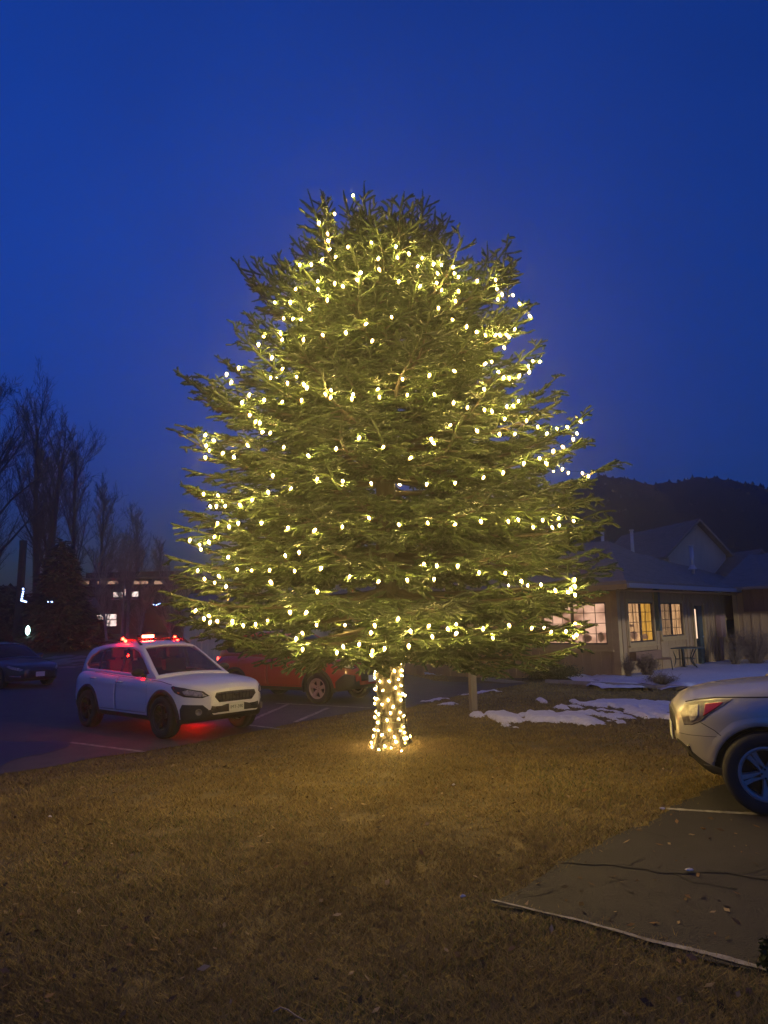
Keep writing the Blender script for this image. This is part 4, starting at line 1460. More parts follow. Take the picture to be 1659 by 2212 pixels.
# --- red crossover behind the trunk
RTp = [(-2.28, 0.95), (-2.2, 1.04), (-1.7, 1.12), (-0.8, 1.10), (0.3, 1.07), (0.9, 1.07), (1.4, 1.05), (1.85, 1.02), (2.1, 0.98), (2.22, 0.92), (2.30, 0.84)]
RB = [(-2.28, 0.52), (-2.2, 0.40), (-1.9, 0.33), (-1.0, 0.29), (1.0, 0.29), (1.8, 0.29), (2.1, 0.32), (2.22, 0.36), (2.30, 0.45)]
RR_ = [(-2.26, 1.05), (-2.15, 1.30), (-2.02, 1.52), (-1.8, 1.64), (-1.2, 1.69), (-0.5, 1.70), (0.0, 1.66), (0.35, 1.50), (0.7, 1.28), (1.02, 1.06)]
RD = [(-1.85, 1.26), (-1.72, 1.19), (-0.4, 1.15), (0.68, 1.12), (0.74, 1.14), (0.36, 1.40), (0.06, 1.56), (-0.2, 1.60), (-1.0, 1.60), (-1.55, 1.56), (-1.75, 1.46)]
rp = gp(622, 1518)
rp[0] += 0.15
rp[1] += 0.85
rc = Car('parked_car', 'red crossover car with black arches parked behind the lit trunk', 'red_paint', (rp[0], rp[1], rp[2] + 0.016), -0.58, RTp, RB, RR_, w=0.925, wb=2.69, wr=0.36, dlo=RD, wind=(0.10, 0.94), rear=(-2.15, -1.9), glass='tinted', rim='alloy')
rc.doors([(0.86, 0.55), (0.80, 0.42), (-0.22, 0.42), (-0.26, 0.7), (-0.24, 1.06), (0.80, 1.035)], [(-0.25, 0.42), (-0.88, 0.42), (-1.02, 0.66), (-1.25, 0.9), (-1.24, 1.09), (-0.27, 1.06), (-0.29, 0.7)], [(-0.12, 0.97), (-1.12, 1.0)])
rc.mirrors(0.62, 1.13, M_['cladding'])
rc.seats()
for sd in (1, -1):
    hl = rc.side_panel('headlight', [(2.26, 0.84), (2.15, 0.93), (1.75, 0.99), (1.70, 0.96), (1.9, 0.88), (2.2, 0.80)], M_['lamp_dark'], sd, 0.006)
    rc.side_panel('reflector', [(2.22, 0.84), (2.14, 0.90), (1.88, 0.945), (1.95, 0.89), (2.18, 0.82)], M_['reflector'], sd, 0.010, hl, 0.003)
    rc.side_panel('tail_lamp', [(-2.25, 0.92), (-2.2, 1.02), (-1.95, 1.09), (-1.92, 1.04), (-2.12, 0.92)], M_['red_lens'], sd, 0.006)
    rc.side_panel('bumper_cladding', [(2.25, 0.46), (2.24, 0.66), (2.05, 0.70), (1.86, 0.52), (1.86, 0.36), (2.12, 0.36)], M_['cladding'], sd, 0.008)
    b = MB()
    yr = float(rc.gside(-0.8, 1.69)) - 0.07
    b.tube([(-1.75, sd * yr, 1.64), (-1.6, sd * yr, 1.73), (-0.3, sd * yr, 1.76), (-0.1, sd * yr, 1.68)], 0.02, 8)
    b.build('roof_rail', M_['cladding'], rc.root, smooth=True)
rc.front_panel('grille', [(-0.42, 0.52), (0.42, 0.52), (0.46, 0.70), (0.40, 0.82), (-0.40, 0.82), (-0.46, 0.70)], M_['cladding'])
rc.plate(rc.x1 + 0.02, 0.56)
tl = MB()
tl.lathe([(0.001, -0.05), (0.018, -0.04), (0.02, 0.0), (0.016, 0.05), (0.001, 0.06)], 10, Matrix.Translation((-2.22, -(float(rc.side(-2.2, 1.0)) + 0.0), 1.02)))
tl.build('lit_tail_lamp', emat('tail_glow', (1.0, 0.05, 0.03), 6.0), rc.root, smooth=True)

# --- dark saloon at the left edge
DT = [(-2.35, 0.80), (-2.25, 0.90), (-1.9, 0.97), (-1.2, 0.96), (0.2, 0.92), (0.9, 0.90), (1.3, 0.87), (1.8, 0.80), (2.1, 0.74), (2.25, 0.68), (2.33, 0.60)]
DB = [(-2.35, 0.45), (-2.25, 0.32), (-1.9, 0.25), (-1.0, 0.2), (1.0, 0.2), (1.9, 0.2), (2.2, 0.24), (2.33, 0.34)]
DR = [(-2.0, 0.96), (-1.7, 1.14), (-1.35, 1.32), (-0.9, 1.42), (-0.4, 1.45), (0.1, 1.41), (0.45, 1.25), (0.85, 1.02), (1.05, 0.9)]
DD = [(-1.45, 1.08), (-0.4, 1.0), (0.66, 0.96), (0.72, 0.98), (0.40, 1.17), (0.10, 1.32), (-0.4, 1.38), (-0.9, 1.35), (-1.25, 1.24)]
dp = gp(78, 1487)
dc = Car('parked_car', 'dark saloon car with a pale number plate at the left edge', 'black_paint', (dp[0] - 1.9, dp[1] + 1.6, dp[2] + 0.016), -0.62, DT, DB, DR, w=0.92, wb=2.75, wr=0.335, dlo=DD, wind=(0.15, 0.96), rear=(-1.9, -1.35), glass='tinted', front_clad=False)
dc.doors([(0.86, 0.42), (0.80, 0.30), (-0.22, 0.30), (-0.26, 0.6), (-0.24, 0.90), (0.80, 0.87)], [(-0.25, 0.30), (-0.88, 0.30), (-1.02, 0.55), (-1.2, 0.8), (-1.2, 0.93), (-0.27, 0.90), (-0.29, 0.6)], [(-0.12, 0.82), (-1.1, 0.85)])
dc.mirrors(0.62, 0.98, M_['black_paint'])
for sd in (1, -1):
    dc.side_panel('headlight', [(2.28, 0.60), (2.18, 0.66), (1.85, 0.74), (1.80, 0.71), (1.95, 0.64), (2.22, 0.56)], M_['reflector'], sd, 0.006)
    dc.side_panel('tail_lamp', [(-2.3, 0.72), (-2.25, 0.85), (-1.95, 0.9), (-2.0, 0.75)], M_['red_lens'], sd, 0.006)
    dc.side_panel('lower_trim', [(2.25, 0.36), (2.24, 0.40), (1.95, 0.42), (1.95, 0.38)], M_['chrome'], sd, 0.006)
dc.front_panel('grille', [(-0.34, 0.38), (0.34, 0.38), (0.40, 0.50), (0.36, 0.58), (-0.36, 0.58), (-0.40, 0.50)], M_['cladding'])
dc.plate(dc.x1 + 0.02, 0.44)

# --- silver car at the right edge, nose to the lawn
def KX(x):
    return x if x < 1.32 else 1.32 + (x - 1.32) * 0.80
def KP(p, dz=0.0):
    return [(KX(x), z + dz) for x, z in p]
ST = [(-2.30, 0.98), (-2.2, 1.06), (-1.7, 1.12), (-0.8, 1.10), (0.3, 1.085), (0.8, 1.075), (1.2, 1.05)] + [(KX(x), z) for x, z in ((1.6, 1.01), (1.88, 0.965), (2.04, 0.92), (2.12, 0.87), (2.18, 0.77))]
SBt = [(-2.30, 0.5), (-2.2, 0.38), (-1.9, 0.32), (-1.0, 0.27), (1.0, 0.27)] + [(KX(x), z) for x, z in ((1.62, 0.27), (1.86, 0.30), (2.04, 0.42), (2.18, 0.58))]
SR = [(-2.28, 1.05), (-2.15, 1.3), (-2.02, 1.52), (-1.8, 1.65), (-1.2, 1.70), (-0.5, 1.71), (0.0, 1.67), (0.35, 1.51), (0.7, 1.29), (1.0, 1.07)]
sx, sy = 3.30, 6.78
yaw_s = R(162.5)
swb = 2.64
# near front wheel (left side) stands at (sx, sy): origin from there
hx, hy = math.cos(yaw_s), math.sin(yaw_s)
lx, ly = -hy, hx
ox = sx - hx * swb / 2 - lx * 0.80
oy = sy - hy * swb / 2 - ly * 0.80
scz = float(gh(sx, sy)) + 0.018
sv = Car('parked_car', 'silver car with alloy wheels poking in at the right edge', 'silver_paint', (ox, oy, scz), yaw_s, ST, SBt, SR, w=0.90, wb=swb, wr=0.350, dlo=RD, wind=(0.10, 0.94), rear=(-2.15, -1.9), rim='alloy', nose_k=0.42, front_clad=False, trackin=0.10)
sv.doors([(0.86, 0.55), (0.80, 0.40), (-0.22, 0.40), (-0.26, 0.7), (-0.24, 1.06), (0.80, 1.04)], [(-0.25, 0.40), (-0.88, 0.40), (-1.02, 0.66), (-1.25, 0.9), (-1.24, 1.09), (-0.27, 1.06), (-0.29, 0.7)], [(-0.12, 0.97), (-1.12, 1.0)])
sv.mirrors(0.62, 1.14, M_['silver_paint'])
sv.seats()
for sd in (1, -1):
    hl = sv.side_panel('headlight', KP([(2.10, 0.74), (2.125, 0.84), (2.07, 0.92), (1.95, 0.955), (1.76, 0.985), (1.58, 0.995), (1.70, 0.93), (1.84, 0.85), (1.93, 0.785), (2.02, 0.745)], -0.02), M_['clear_lamp'], sd, 0.005, div=4)
    sv.side_panel('marker_lens', KP([(1.90, 0.835), (1.865, 0.945), (1.76, 0.962), (1.68, 0.968), (1.74, 0.925), (1.84, 0.865)], -0.02), M_['red_lens'], sd, 0.009, hl, 0.003)
    sv.side_panel('reflector', KP([(2.03, 0.775), (2.045, 0.85), (2.03, 0.915), (1.93, 0.935), (1.945, 0.84), (1.98, 0.79)], -0.02), M_['reflector'], sd, 0.009, hl, 0.003)
    sv.seam(KP([(2.06, 0.945), (1.95, 0.972), (1.75, 1.002), (1.56, 1.012), (1.2, 1.022), (1.0, 1.03), (0.86, 1.05)], -0.022), sd, 0.009)
    sv.seam(KP([(1.93, 0.778), (1.80, 0.72), (1.66, 0.62)], -0.022), sd, 0.006)
    sv.seam(KP([(2.155, 0.66), (2.06, 0.655), (1.90, 0.66), (1.78, 0.665)], -0.022), sd, 0.004, 0.002, 'bumper_crease')
    sv.side_panel('lower_trim', KP([(1.68, 0.29), (1.71, 0.365), (1.84, 0.385), (1.93, 0.385), (1.86, 0.315)]), M_['cladding'], sd, 0.012)
    sv.side_panel('fog_recess', KP([(2.07, 0.43), (2.09, 0.52), (2.06, 0.55), (2.02, 0.42)]), M_['lamp_dark'], sd, 0.006)
    sv.side_panel('bumper_lip', KP([(2.00, 0.425), (2.10, 0.53), (2.13, 0.55), (2.08, 0.47), (2.02, 0.42)]), M_['cladding'], sd, 0.007)
sv.front_panel('grille', [(-0.42, 0.64), (0.42, 0.64), (0.44, 0.72), (0.40, 0.80), (-0.40, 0.80), (-0.44, 0.72)], M_['cladding'])
sv.plate(sv.x1 + 0.02, 0.60)

# ------------------------------------------------------------------ lodge
M_['siding'] = mat('stained_siding', (0.36, 0.235, 0.115), 0.85, noise=1, nscale=5, c2=(0.26, 0.165, 0.075), bump=0.3, bscale=40, stretch=(1, 1, 0.15))
M_['siding_dark'] = mat('brown_siding', (0.20, 0.105, 0.06), 0.85, noise=1, nscale=5, c2=(0.13, 0.07, 0.04), stretch=(1, 1, 0.15))
M_['trim'] = mat('ochre_trim', (0.40, 0.27, 0.11), 0.75, noise=1, nscale=6, c2=(0.30, 0.20, 0.08))
M_['roofing'] = mat('brown_shingle', (0.27, 0.215, 0.18), 0.9, noise=1, nscale=6, c2=(0.17, 0.135, 0.115), bump=0.6, bscale=18, stretch=(0.4, 0.4, 3))
M_['gutter'] = mat('grey_gutter', (0.30, 0.31, 0.34), 0.5)
M_['teal'] = mat('dark_green_door', (0.03, 0.06, 0.065), 0.6)
M_['muntin'] = mat('dark_muntin', (0.06, 0.04, 0.025), 0.7)
M_['metal'] = mat('black_iron', (0.02, 0.022, 0.022), 0.55, 0.3)
M_['pipe'] = mat('vent_pipe', (0.42, 0.43, 0.46), 0.45, 0.6)
M_['meter'] = mat('brown_meter_box', (0.30, 0.18, 0.14), 0.6)
M_['room'] = mat('dark_core', (0.02, 0.018, 0.015), 1.0)
def litmat(name, ca, cb, strength, sx_=14.0, sz_=1.5):
    """lamp light behind curtains: folds and shapes of the lit room"""
    m = bpy.data.materials.new(name)
    m.use_nodes = True
    t = m.node_tree
    t.nodes.clear()
    o = t.nodes.new('ShaderNodeOutputMaterial')
    e = t.nodes.new('ShaderNodeEmission')
    tc = t.nodes.new('ShaderNodeTexCoord')
    mp = t.nodes.new('ShaderNodeMapping')
    mp.inputs['Scale'].default_value = (sx_, sx_, sz_)
    n = t.nodes.new('ShaderNodeTexNoise')
    n.inputs['Scale'].default_value = 1.0
    n.inputs['Detail'].default_value = 3
    cr = t.nodes.new('ShaderNodeValToRGB')
    cr.color_ramp.elements[0].position = 0.30
    cr.color_ramp.elements[1].position = 0.62
    cr.color_ramp.elements[0].color = (*ca, 1)
    cr.color_ramp.elements[1].color = (*cb, 1)
    t.links.new(tc.outputs['Object'], mp.inputs[0])
    t.links.new(mp.outputs[0], n.inputs['Vector'])
    t.links.new(n.outputs[0], cr.inputs[0])
    t.links.new(cr.outputs[0], e.inputs[0])
    e.inputs[1].default_value = strength * LK
    t.links.new(e.outputs[0], o.inputs[0])
    return m
M_['lit_warm'] = litmat('lit_curtain', (0.16, 0.075, 0.030), (0.55, 0.30, 0.14), 0.62)
M_['lit_gold'] = litmat('lit_gold_curtain', (0.22, 0.10, 0.012), (0.60, 0.30, 0.05), 0.55)
M_['lit_room'] = litmat('lit_room', (0.20, 0.08, 0.05), (0.80, 0.45, 0.30), 0.50, 2.2, 3.0)
M_['lit_dim'] = litmat('dim_curtain', (0.10, 0.055, 0.028), (0.30, 0.17, 0.09), 0.5)
M_['lit_door'] = emat('lit_door_glass', (1.0, 0.66, 0.44), 0.62)

Cn = gp(1342, 1465)
uA, nA = np.array([-0.733, 0.680, 0]), np.array([-0.680, -0.733, 0])
uB, nB = np.array([0.680, 0.733, 0]), np.array([0.733, -0.680, 0])
def frameM(O, u, n):
    return Matrix(((u[0], n[0], 0, O[0]), (u[1], n[1], 0, O[1]), (0, 0, 1, O[2]), (0, 0, 0, 1)))
O_ = np.array([Cn[0], Cn[1], 0.0])
MA, MBm = frameM(O_, uA, nA), frameM(O_, uB, nB)
def onwall(px, py, O, u, n, d=0.0):
    r_ = ray(px, py)
    t = ((O + n * d - EYE) @ n) / (r_ @ n)
    p = EYE + r_ * t - O
    return float(p @ u), float(p[2])
def rectw(px0, py0, px1, py1, u, n, d=0.0):
    pts = [onwall(px, py, O_, u, n, d) for px in (px0, px1) for py in (py0, py1)]
    ss = sorted(p[0] for p in pts)
    zz_ = sorted(p[1] for p in pts)
    return ((ss[0] + ss[1]) / 2, (ss[2] + ss[3]) / 2, (zz_[0] + zz_[1]) / 2, (zz_[2] + zz_[3]) / 2)
lodge = empty('lodge')
tag(lodge, 'low wooden lodge with warm lit windows behind the spruce', 'building')
EZ = 2.78
GZ0 = -0.25
LA, LB = 11.0, 7.0
# solid cores
for (l, d0, M, e) in ((LA, -6.5, MA, EZ + 0.3), (11.4, -6.5, MBm, EZ + 0.25)):
    b = MB()
    b.box(0.05, l, d0, -0.09, GZ0, e - 0.5, M=M)
    b.build('wall_core', M_['room'], lodge)
winA = rectw(1172, 1303, 1311, 1392, uA, nA)
winB1 = rectw(1357, 1301, 1411, 1387, uB, nB)
winB2 = rectw(1427, 1302, 1474, 1374, uB, nB)
doorB = rectw(1501, 1296, 1533, 1432, uB, nB)
winB3 = rectw(1568, 1338, 1592, 1378, uB, nB)
print('openings', winA, winB1, winB2, doorB, winB3)
doorB = (doorB[0], doorB[0] + 0.95, -0.02, 2.1)
bmesh_cache = {}
def boards(M, length, top, holes, m_, s0=0.0, bw=0.30):
    s = s0
    while s < length - 0.02:
        e = min(s + bw, length)
        cuts = sorted([(h[2], h[3]) for h in holes if h[0] < e - 0.02 and h[1] > s + 0.02])
        z = GZ0
        segs = []
        for a, c in cuts:
            if a > z: segs.append((z, a))
            z = max(z, c)
        if z < top: segs.append((z, top))
        for a, c in segs:
            b = MB()
            dd = rng.uniform(-0.004, 0.004)
            b.box(s + 0.004, e - 0.004, -0.06, -0.015 + dd, a, c, M=M)
            b.build('board', m_, lodge)
        if not any(h[0] - 0.05 < e < h[1] + 0.05 for h in holes):
            b = MB()
            b.box(e - 0.028, e + 0.028, -0.02, 0.012, GZ0, top - 0.001, M=M)
            b.build('batten', m_, lodge)
        s = e
grow = lambda h, g_: (h[0] - g_, h[1] + g_, h[2] - g_, h[3] + g_)
boards(MA, LA, EZ - 0.02, [grow(winA, 0.02)], M_['siding'])
boards(MBm, 11.4, EZ - 0.02, [grow(winB1, 0.02), grow(winB2, 0.02), doorB, grow(winB3, 0.02)], M_['siding'])
def window(M, r_, panes, tw, m_trim, nm='window'):
    """trim, then panes: list of (s0, s1, z0, z1, material, columns, rows) in 0..1"""
    s0, s1, z0, z1 = r_
    b = MB()
    b.box(s0 - tw, s0, -0.02, 0.035, z0 - tw, z1 + tw, M=M)
    b.box(s1, s1 + tw, -0.02, 0.035, z0 - tw, z1 + tw, M=M)
    b.box(s0, s1, -0.02, 0.033, z1, z1 + tw, M=M)
    b.box(s0, s1, -0.02, 0.033, z0 - tw, z0, M=M)
    wo = b.build(nm, m_trim, lodge)
    b = MB()
    b.box(s0 - tw - 0.03, s1 + tw + 0.03, 0.0, 0.09, z0 - tw - 0.05, z0 - tw, M=M)
    b.build('sill', m_trim, wo)
    for (a, c, e, f, pm, nc, nr) in panes:
        p0, p1 = s0 + (s1 - s0) * a, s0 + (s1 - s0) * c
        q0, q1 = z0 + (z1 - z0) * e, z0 + (z1 - z0) * f
        b = MB()
        b.box(p0 + 0.02, p1 - 0.02, -0.05, -0.045, q0 + 0.02, q1 - 0.02, M=M)
        b.build('pane', pm, wo)
        b = MB()
        for x0, x1, y0, y1 in ((p0, p0 + 0.045, q0, q1), (p1 - 0.045, p1, q0, q1), (p0 + 0.045, p1 - 0.045, q0, q0 + 0.045), (p0 + 0.045, p1 - 0.045, q1 - 0.045, q1)):
            b.box(x0, x1, -0.044, 0.0, y0, y1, M=M)
        b.build('sash', M_['muntin'], wo)
        for k in range(1, nc):
            x = p0 + (p1 - p0) * k / nc
            b = MB()
            b.box(x - 0.009, x + 0.009, -0.044, -0.03, q0 + 0.045, q1 - 0.045, M=M)
            b.build('muntin', M_['muntin'], wo)
        for k in range(1, nr):
            y = q0 + (q1 - q0) * k / nr
            b = MB()
            b.box(p0 + 0.045, p1 - 0.045, -0.044, -0.029, y - 0.009, y + 0.009, M=M)
            b.build('muntin', M_['muntin'], wo)
    return wo
window(MA, winA, [(0.0, 0.52, 0.0, 1.0, M_['lit_room'], 3, 4), (0.52, 1.0, 0.0, 1.0, M_['lit_room'], 3, 4)], 0.16, M_['trim'])
window(MBm, winB1, [(0.0, 0.5, 0.0, 1.0, M_['lit_warm'], 2, 4), (0.5, 1.0, 0.0, 1.0, M_['lit_gold'], 2, 4)], 0.09, M_['trim'])
window(MBm, winB2, [(0.0, 0.5, 0.0, 1.0, M_['lit_dim'], 2, 4), (0.5, 1.0, 0.0, 1.0, M_['lit_warm'], 2, 4)], 0.09, M_['trim'])
window(MBm, winB3, [(0.0, 1.0, 0.0, 1.0, M_['teal'], 1, 2)], 0.08, M_['trim'])
# curtain tops and shapes standing inside the windows
def inside(M, r_, items):
    s0, s1, z0, z1 = r_
    for nm, a, c, e, f, m_ in items:
        b = MB()
        n = 9
        pts = []
        A, B_ = s0 + (s1 - s0) * a, s0 + (s1 - s0) * c
        E, F2 = z0 + (z1 - z0) * e, z0 + (z1 - z0) * f
        if nm == 'curtain':
            k = 16
            vs = []
            for q in range(k + 1):
                x = A + (B_ - A) * q / k
                d_ = -0.047 + 0.002 * math.sin(q * 2.1)
                vs += [(x, d_, E), (x, d_, F2)]
            b.add([tuple(M @ Vector(p)) for p in vs], [(2 * q, 2 * q + 1, 2 * q + 3, 2 * q + 2) for q in range(k)])
        else:
            cx, cz_, rx, rz2_ = (A + B_) / 2, (E + F2) / 2, (B_ - A) / 2, (F2 - E) / 2
            vs = [(cx, -0.0415, cz_)] + [(cx + rx * math.cos(t) * rng.uniform(0.7, 1.1), -0.044, cz_ + rz2_ * math.sin(t) * rng.uniform(0.7, 1.1)) for t in np.linspace(0, 6.283, n + 1)[:-1]]
            b.add([tuple(M @ Vector(p)) for p in vs], [(0, 1 + q, 1 + (q + 1) % n) for q in range(n)])
        b.build(nm, m_, lodge)
M_['shape'] = litmat('dim_indoor_shape', (0.05, 0.025, 0.015), (0.22, 0.11, 0.07), 0.5, 4.0, 4.0)  # shapes glow dimly themselves, in place of room light falling on them
inside(MA, winA, [('curtain', 0.04, 0.48, 0.60, 0.97, M_['lit_warm']), ('curtain', 0.56, 0.96, 0.60, 0.97, M_['lit_warm']), ('indoor_plant', 0.06, 0.16, 0.05, 0.30, M_['shape']), ('indoor_plant', 0.60, 0.78, 0.05, 0.30, M_['shape']), ('seat_back', 0.24, 0.40, 0.03, 0.26, M_['shape'])])
inside(MBm, winB1, [('indoor_plant', 0.08, 0.40, 0.06, 0.30, M_['shape']), ('indoor_plant', 0.55, 0.80, 0.05, 0.20, M_['shape']), ('shelf_shape', 0.05, 0.30, 0.38, 0.46, M_['shape'])])
# door
b = MB()
b.box(doorB[0] + 0.02, doorB[1] - 0.02, -0.10, -0.05, doorB[2], doorB[3], M=MBm)
dr = b.build('door', M_['teal'], lodge)
b = MB()
b.box(doorB[0] + 0.10, doorB[0] + 0.34, -0.049, -0.044, 0.95, 1.98, M=MBm)
b.build('pane', M_['lit_door'], dr)
b = MB()
b.lathe([(0.001, 0.05), (0.03, 0.045), (0.03, 0.02), (0.012, 0.01), (0.012, 0.0)], 10, MBm @ Matrix.Translation((doorB[1] - 0.12, -0.05, 1.0)) @ Matrix.Rotation(R(-90), 4, 'X'))
b.build('handle', M_['pipe'], dr)
for x0, x1, z1 in ((doorB[0] - 0.10, doorB[0] + 0.02, 2.2), (doorB[1] - 0.02, doorB[1] + 0.10, 2.2)):
    b = MB()
    b.box(x0, x1, -0.06, 0.03, GZ0, z1, M=MBm)
    b.build('door_frame', M_['trim'], lodge)
# corner boards, brown box under the first window, awning post
b = MB()
b.box(-0.03, 0.17, -0.05, 0.032, GZ0, EZ - 0.02, M=MA)
b.box(-0.031, 0.17, -0.05, 0.034, GZ0, EZ - 0.021, M=MBm)
b.build('corner_board', M_['trim'], lodge)
b = MB()
s_, z_ = onwall(1415, 1330, O_, uB, nB)
b.box(s_ - 0.05, s_ + 0.10, 0.02, 0.16, 1.30, EZ - 0.02, M=MBm)
b.build('bracket_post', M_['teal'], lodge)
b = MB()
b.box(winB1[0] - 0.1, winB1[1] - 0.05, 0.01, 0.22, 0.46, 0.72, M=MBm)
b.build('brown_box', M_['siding_dark'], lodge)
# meter box and conduits
s_, z_ = onwall(1552, 1370, O_, uB, nB)
b = MB()
b.box(s_ - 0.22, s_ + 0.22, 0.0, 0.22, 0.95, 1.75, M=MBm)
mo = b.build('meter_box', M_['meter'], lodge, bevel=0.02)
for k in (-0.1, 0.08):
    b = MB()
    b.tube([MBm @ Vector((s_ + k, 0.08, GZ0)), MBm @ Vector((s_ + k, 0.08, 0.95))], 0.03, 8)
    b.build('conduit', M_['meter'], mo, smooth=True)
# wing that steps forward at the right
wp = at(1597, 1430, 28.3)
OW = np.array([wp[0], wp[1], 0.0])
MW = frameM(OW, -uA, nA)
b = MB()
b.box(0.05, 9, -6.0, -0.09, GZ0, EZ - 0.2, M=MW)
b.build('wall_core', M_['room'], lodge)
boards(MW, 9.0, EZ - 0.02, [], M_['siding'])
for k in range(9):
    b = MB()
    x = 0.35 + k * 0.36
    b.box(x, x + 0.35, 0.02, 0.06 + 0.004 * (k % 2), 1.85, EZ - 0.05, M=MW)
    b.build('panel', M_['siding_dark'], lodge)
b = MB()
b.box(-0.04, 0.12, -0.5, 0.05, GZ0, EZ - 0.03, M=MW)
b.build('corner_board', M_['trim'], lodge)
# porch lamp housing (unlit)
s_, z_ = onwall(1545, 1277, O_, uB, nB)
b = MB()
b.box(s_ - 0.16, s_ + 0.16, 0.0, 0.18, z_ - 0.08, z_ + 0.08, M=MBm)
b.build('unlit_lamp', M_['gutter'], lodge, bevel=0.02)
# roofs: hipped front block, long block behind, two gables
OV = 0.65
def roofpoly(name, faces, m_, th=0.10):
    b = MB()
    for f in faces:
        n = len(f)
        top_ = [tuple(p) for p in f]
        bot_ = [(p[0], p[1], p[2] - th) for p in f]
        b.add(top_ + bot_, [tuple(range(n)), tuple(range(n, 2 * n))[::-1]] + [(k, (k + 1) % n, n + (k + 1) % n, n + k) for k in range(n)])
    return b.build(name, m_, lodge)
def W(a, c, z):
    """a along wall A, c along wall B"""
    p = O_ + uA * a + uB * c
    return (p[0], p[1], z)
WBk = onwall(1540, 1262, O_, uB, nB, OV)[0]
rz_ = EZ + 1.55
e0, e1 = -OV, WBk
r_ = (e0 + e1) / 2
roofpoly('roof_slope', [[W(-OV, e0, EZ), W(-OV, e1, EZ), W(1.5, r_, rz_)]], M_['roofing'])
roofpoly('roof_slope', [[W(-OV, e0, EZ), W(1.5, r_, rz_), W(LA, r_, rz_), W(LA, e0, EZ)]], M_['roofing'])
roofpoly('roof_slope', [[W(-OV, e1, EZ), W(LA, e1, EZ), W(LA, r_, rz_), W(1.5, r_, rz_)]], M_['roofing'])
rz2 = EZ + 1.75
roofpoly('roof_slope', [[W(-OV + 0.05, e1 - 0.4, EZ - 0.03), W(-OV + 0.05, 13, EZ - 0.03), W(4.2, 13, rz2), W(4.2, e1 - 2.4, rz2)]], M_['roofing'])
def WW(a, c, z):
    p = OW - uA * a - nA * c
    return (p[0], p[1], z)
roofpoly('roof_slope', [[WW(-0.5, -0.6, EZ - 0.02), WW(10, -0.6, EZ - 0.02), WW(10, 4.0, EZ + 1.5), WW(-0.5, 4.0, EZ + 1.5)]], M_['roofing'])
# gutter and fascia along the B eave
b = MB()
b.box(e0 + 0.05, 10.6, OV - 0.05, OV + 0.07, EZ - 0.20, EZ - 0.07, M=MBm)
b.build('gutter', M_['gutter'], lodge)
b = MB()
b.box(e0, LA, 0.0, 0.0, 0, 0)
b = MB()
b.box(-OV, LA, OV - 0.06, OV - 0.02, EZ - 0.24, EZ - 0.105, M=MA)
b.build('fascia', M_['trim'], lodge)
b = MB()
b.box(0.0, LA, -0.02, OV - 0.06, EZ - 0.26, EZ - 0.24, M=MA)
b.build('soffit', M_['trim'], lodge)
b = MB()
b.box(0.0, 11.2, -0.02, OV - 0.06, EZ - 0.262, EZ - 0.24, M=MBm)
b.build('soffit', M_['siding'], lodge)
def gable(pxc, py_apex, py_base, halfpx, Y, m_wall, depth=6.0):
    ap = at(pxc, py_apex, Y)
    bl = at(pxc - halfpx, py_base, Y)
    br = at(pxc + halfpx, py_base, Y)
    zb = (bl[2] + br[2]) / 2
    d = np.array([-0.25, 1.0, 0]) * depth
    b = MB()
    f = [(bl[0], Y, zb - 1.5), (br[0], Y, zb - 1.5), (br[0], Y, zb), (ap[0], Y, ap[2]), (bl[0], Y, zb)]
    n = 5
    b.add(f + [(p[0] + d[0], p[1] + d[1], p[2]) for p in f], [tuple(range(5)), tuple(range(5, 10))[::-1]] + [(k, (k + 1) % n, n + (k + 1) % n, n + k) for k in range(n)])
    b.build('gable_wall', m_wall, lodge)
    up = 0.06
    fo = np.array([0, -0.35, 0])
    for p, sgn in ((np.array([bl[0], Y, zb]), -1), (np.array([br[0], Y, zb]), 1)):
        a_ = np.array([ap[0], Y, ap[2] + up])
        e_ = p + (p - np.array([ap[0], Y, ap[2]])) * 0.18 + np.array([0, 0, up])
        roofpoly('gable_roof', [[a_ + fo, e_ + fo, e_ + d, a_ + d]], M_['roofing'], 0.12)
M_['pale_siding'] = mat('pale_gable_boards', (0.50, 0.43, 0.36), 0.85, noise=1, nscale=5, c2=(0.40, 0.34, 0.28), stretch=(1, 1, 0.15))
gable(1505, 1125, 1192, 62, 33.0, M_['pale_siding'])
gable(1637, 1190, 1234, 36, 31.5, M_['pale_siding'])
for px, py0, py1, r0, Y in ((1495, 1180, 1228, 0.07, 27.5), (1366, 1146, 1205, 0.06, 26.5), (1302, 1135, 1190, 0.06, 26.5)):
    a, c = at(px + 2, py1 + 12, Y), at(px - 2, py0, Y)
    b = MB()
    b.tube([a, c], r0, 10)
    b.tube([c, c + np.array([0, 0, 0.03])], r0 * 1.35, 10)
    b.lathe([(r0 * 2.2, 0.0), (r0 * 1.05, 0.16)], 12, Matrix.Translation((a[0], a[1], a[2] + 0.18)))
    b.build('vent_pipe', M_['pipe'], lodge, smooth=True)

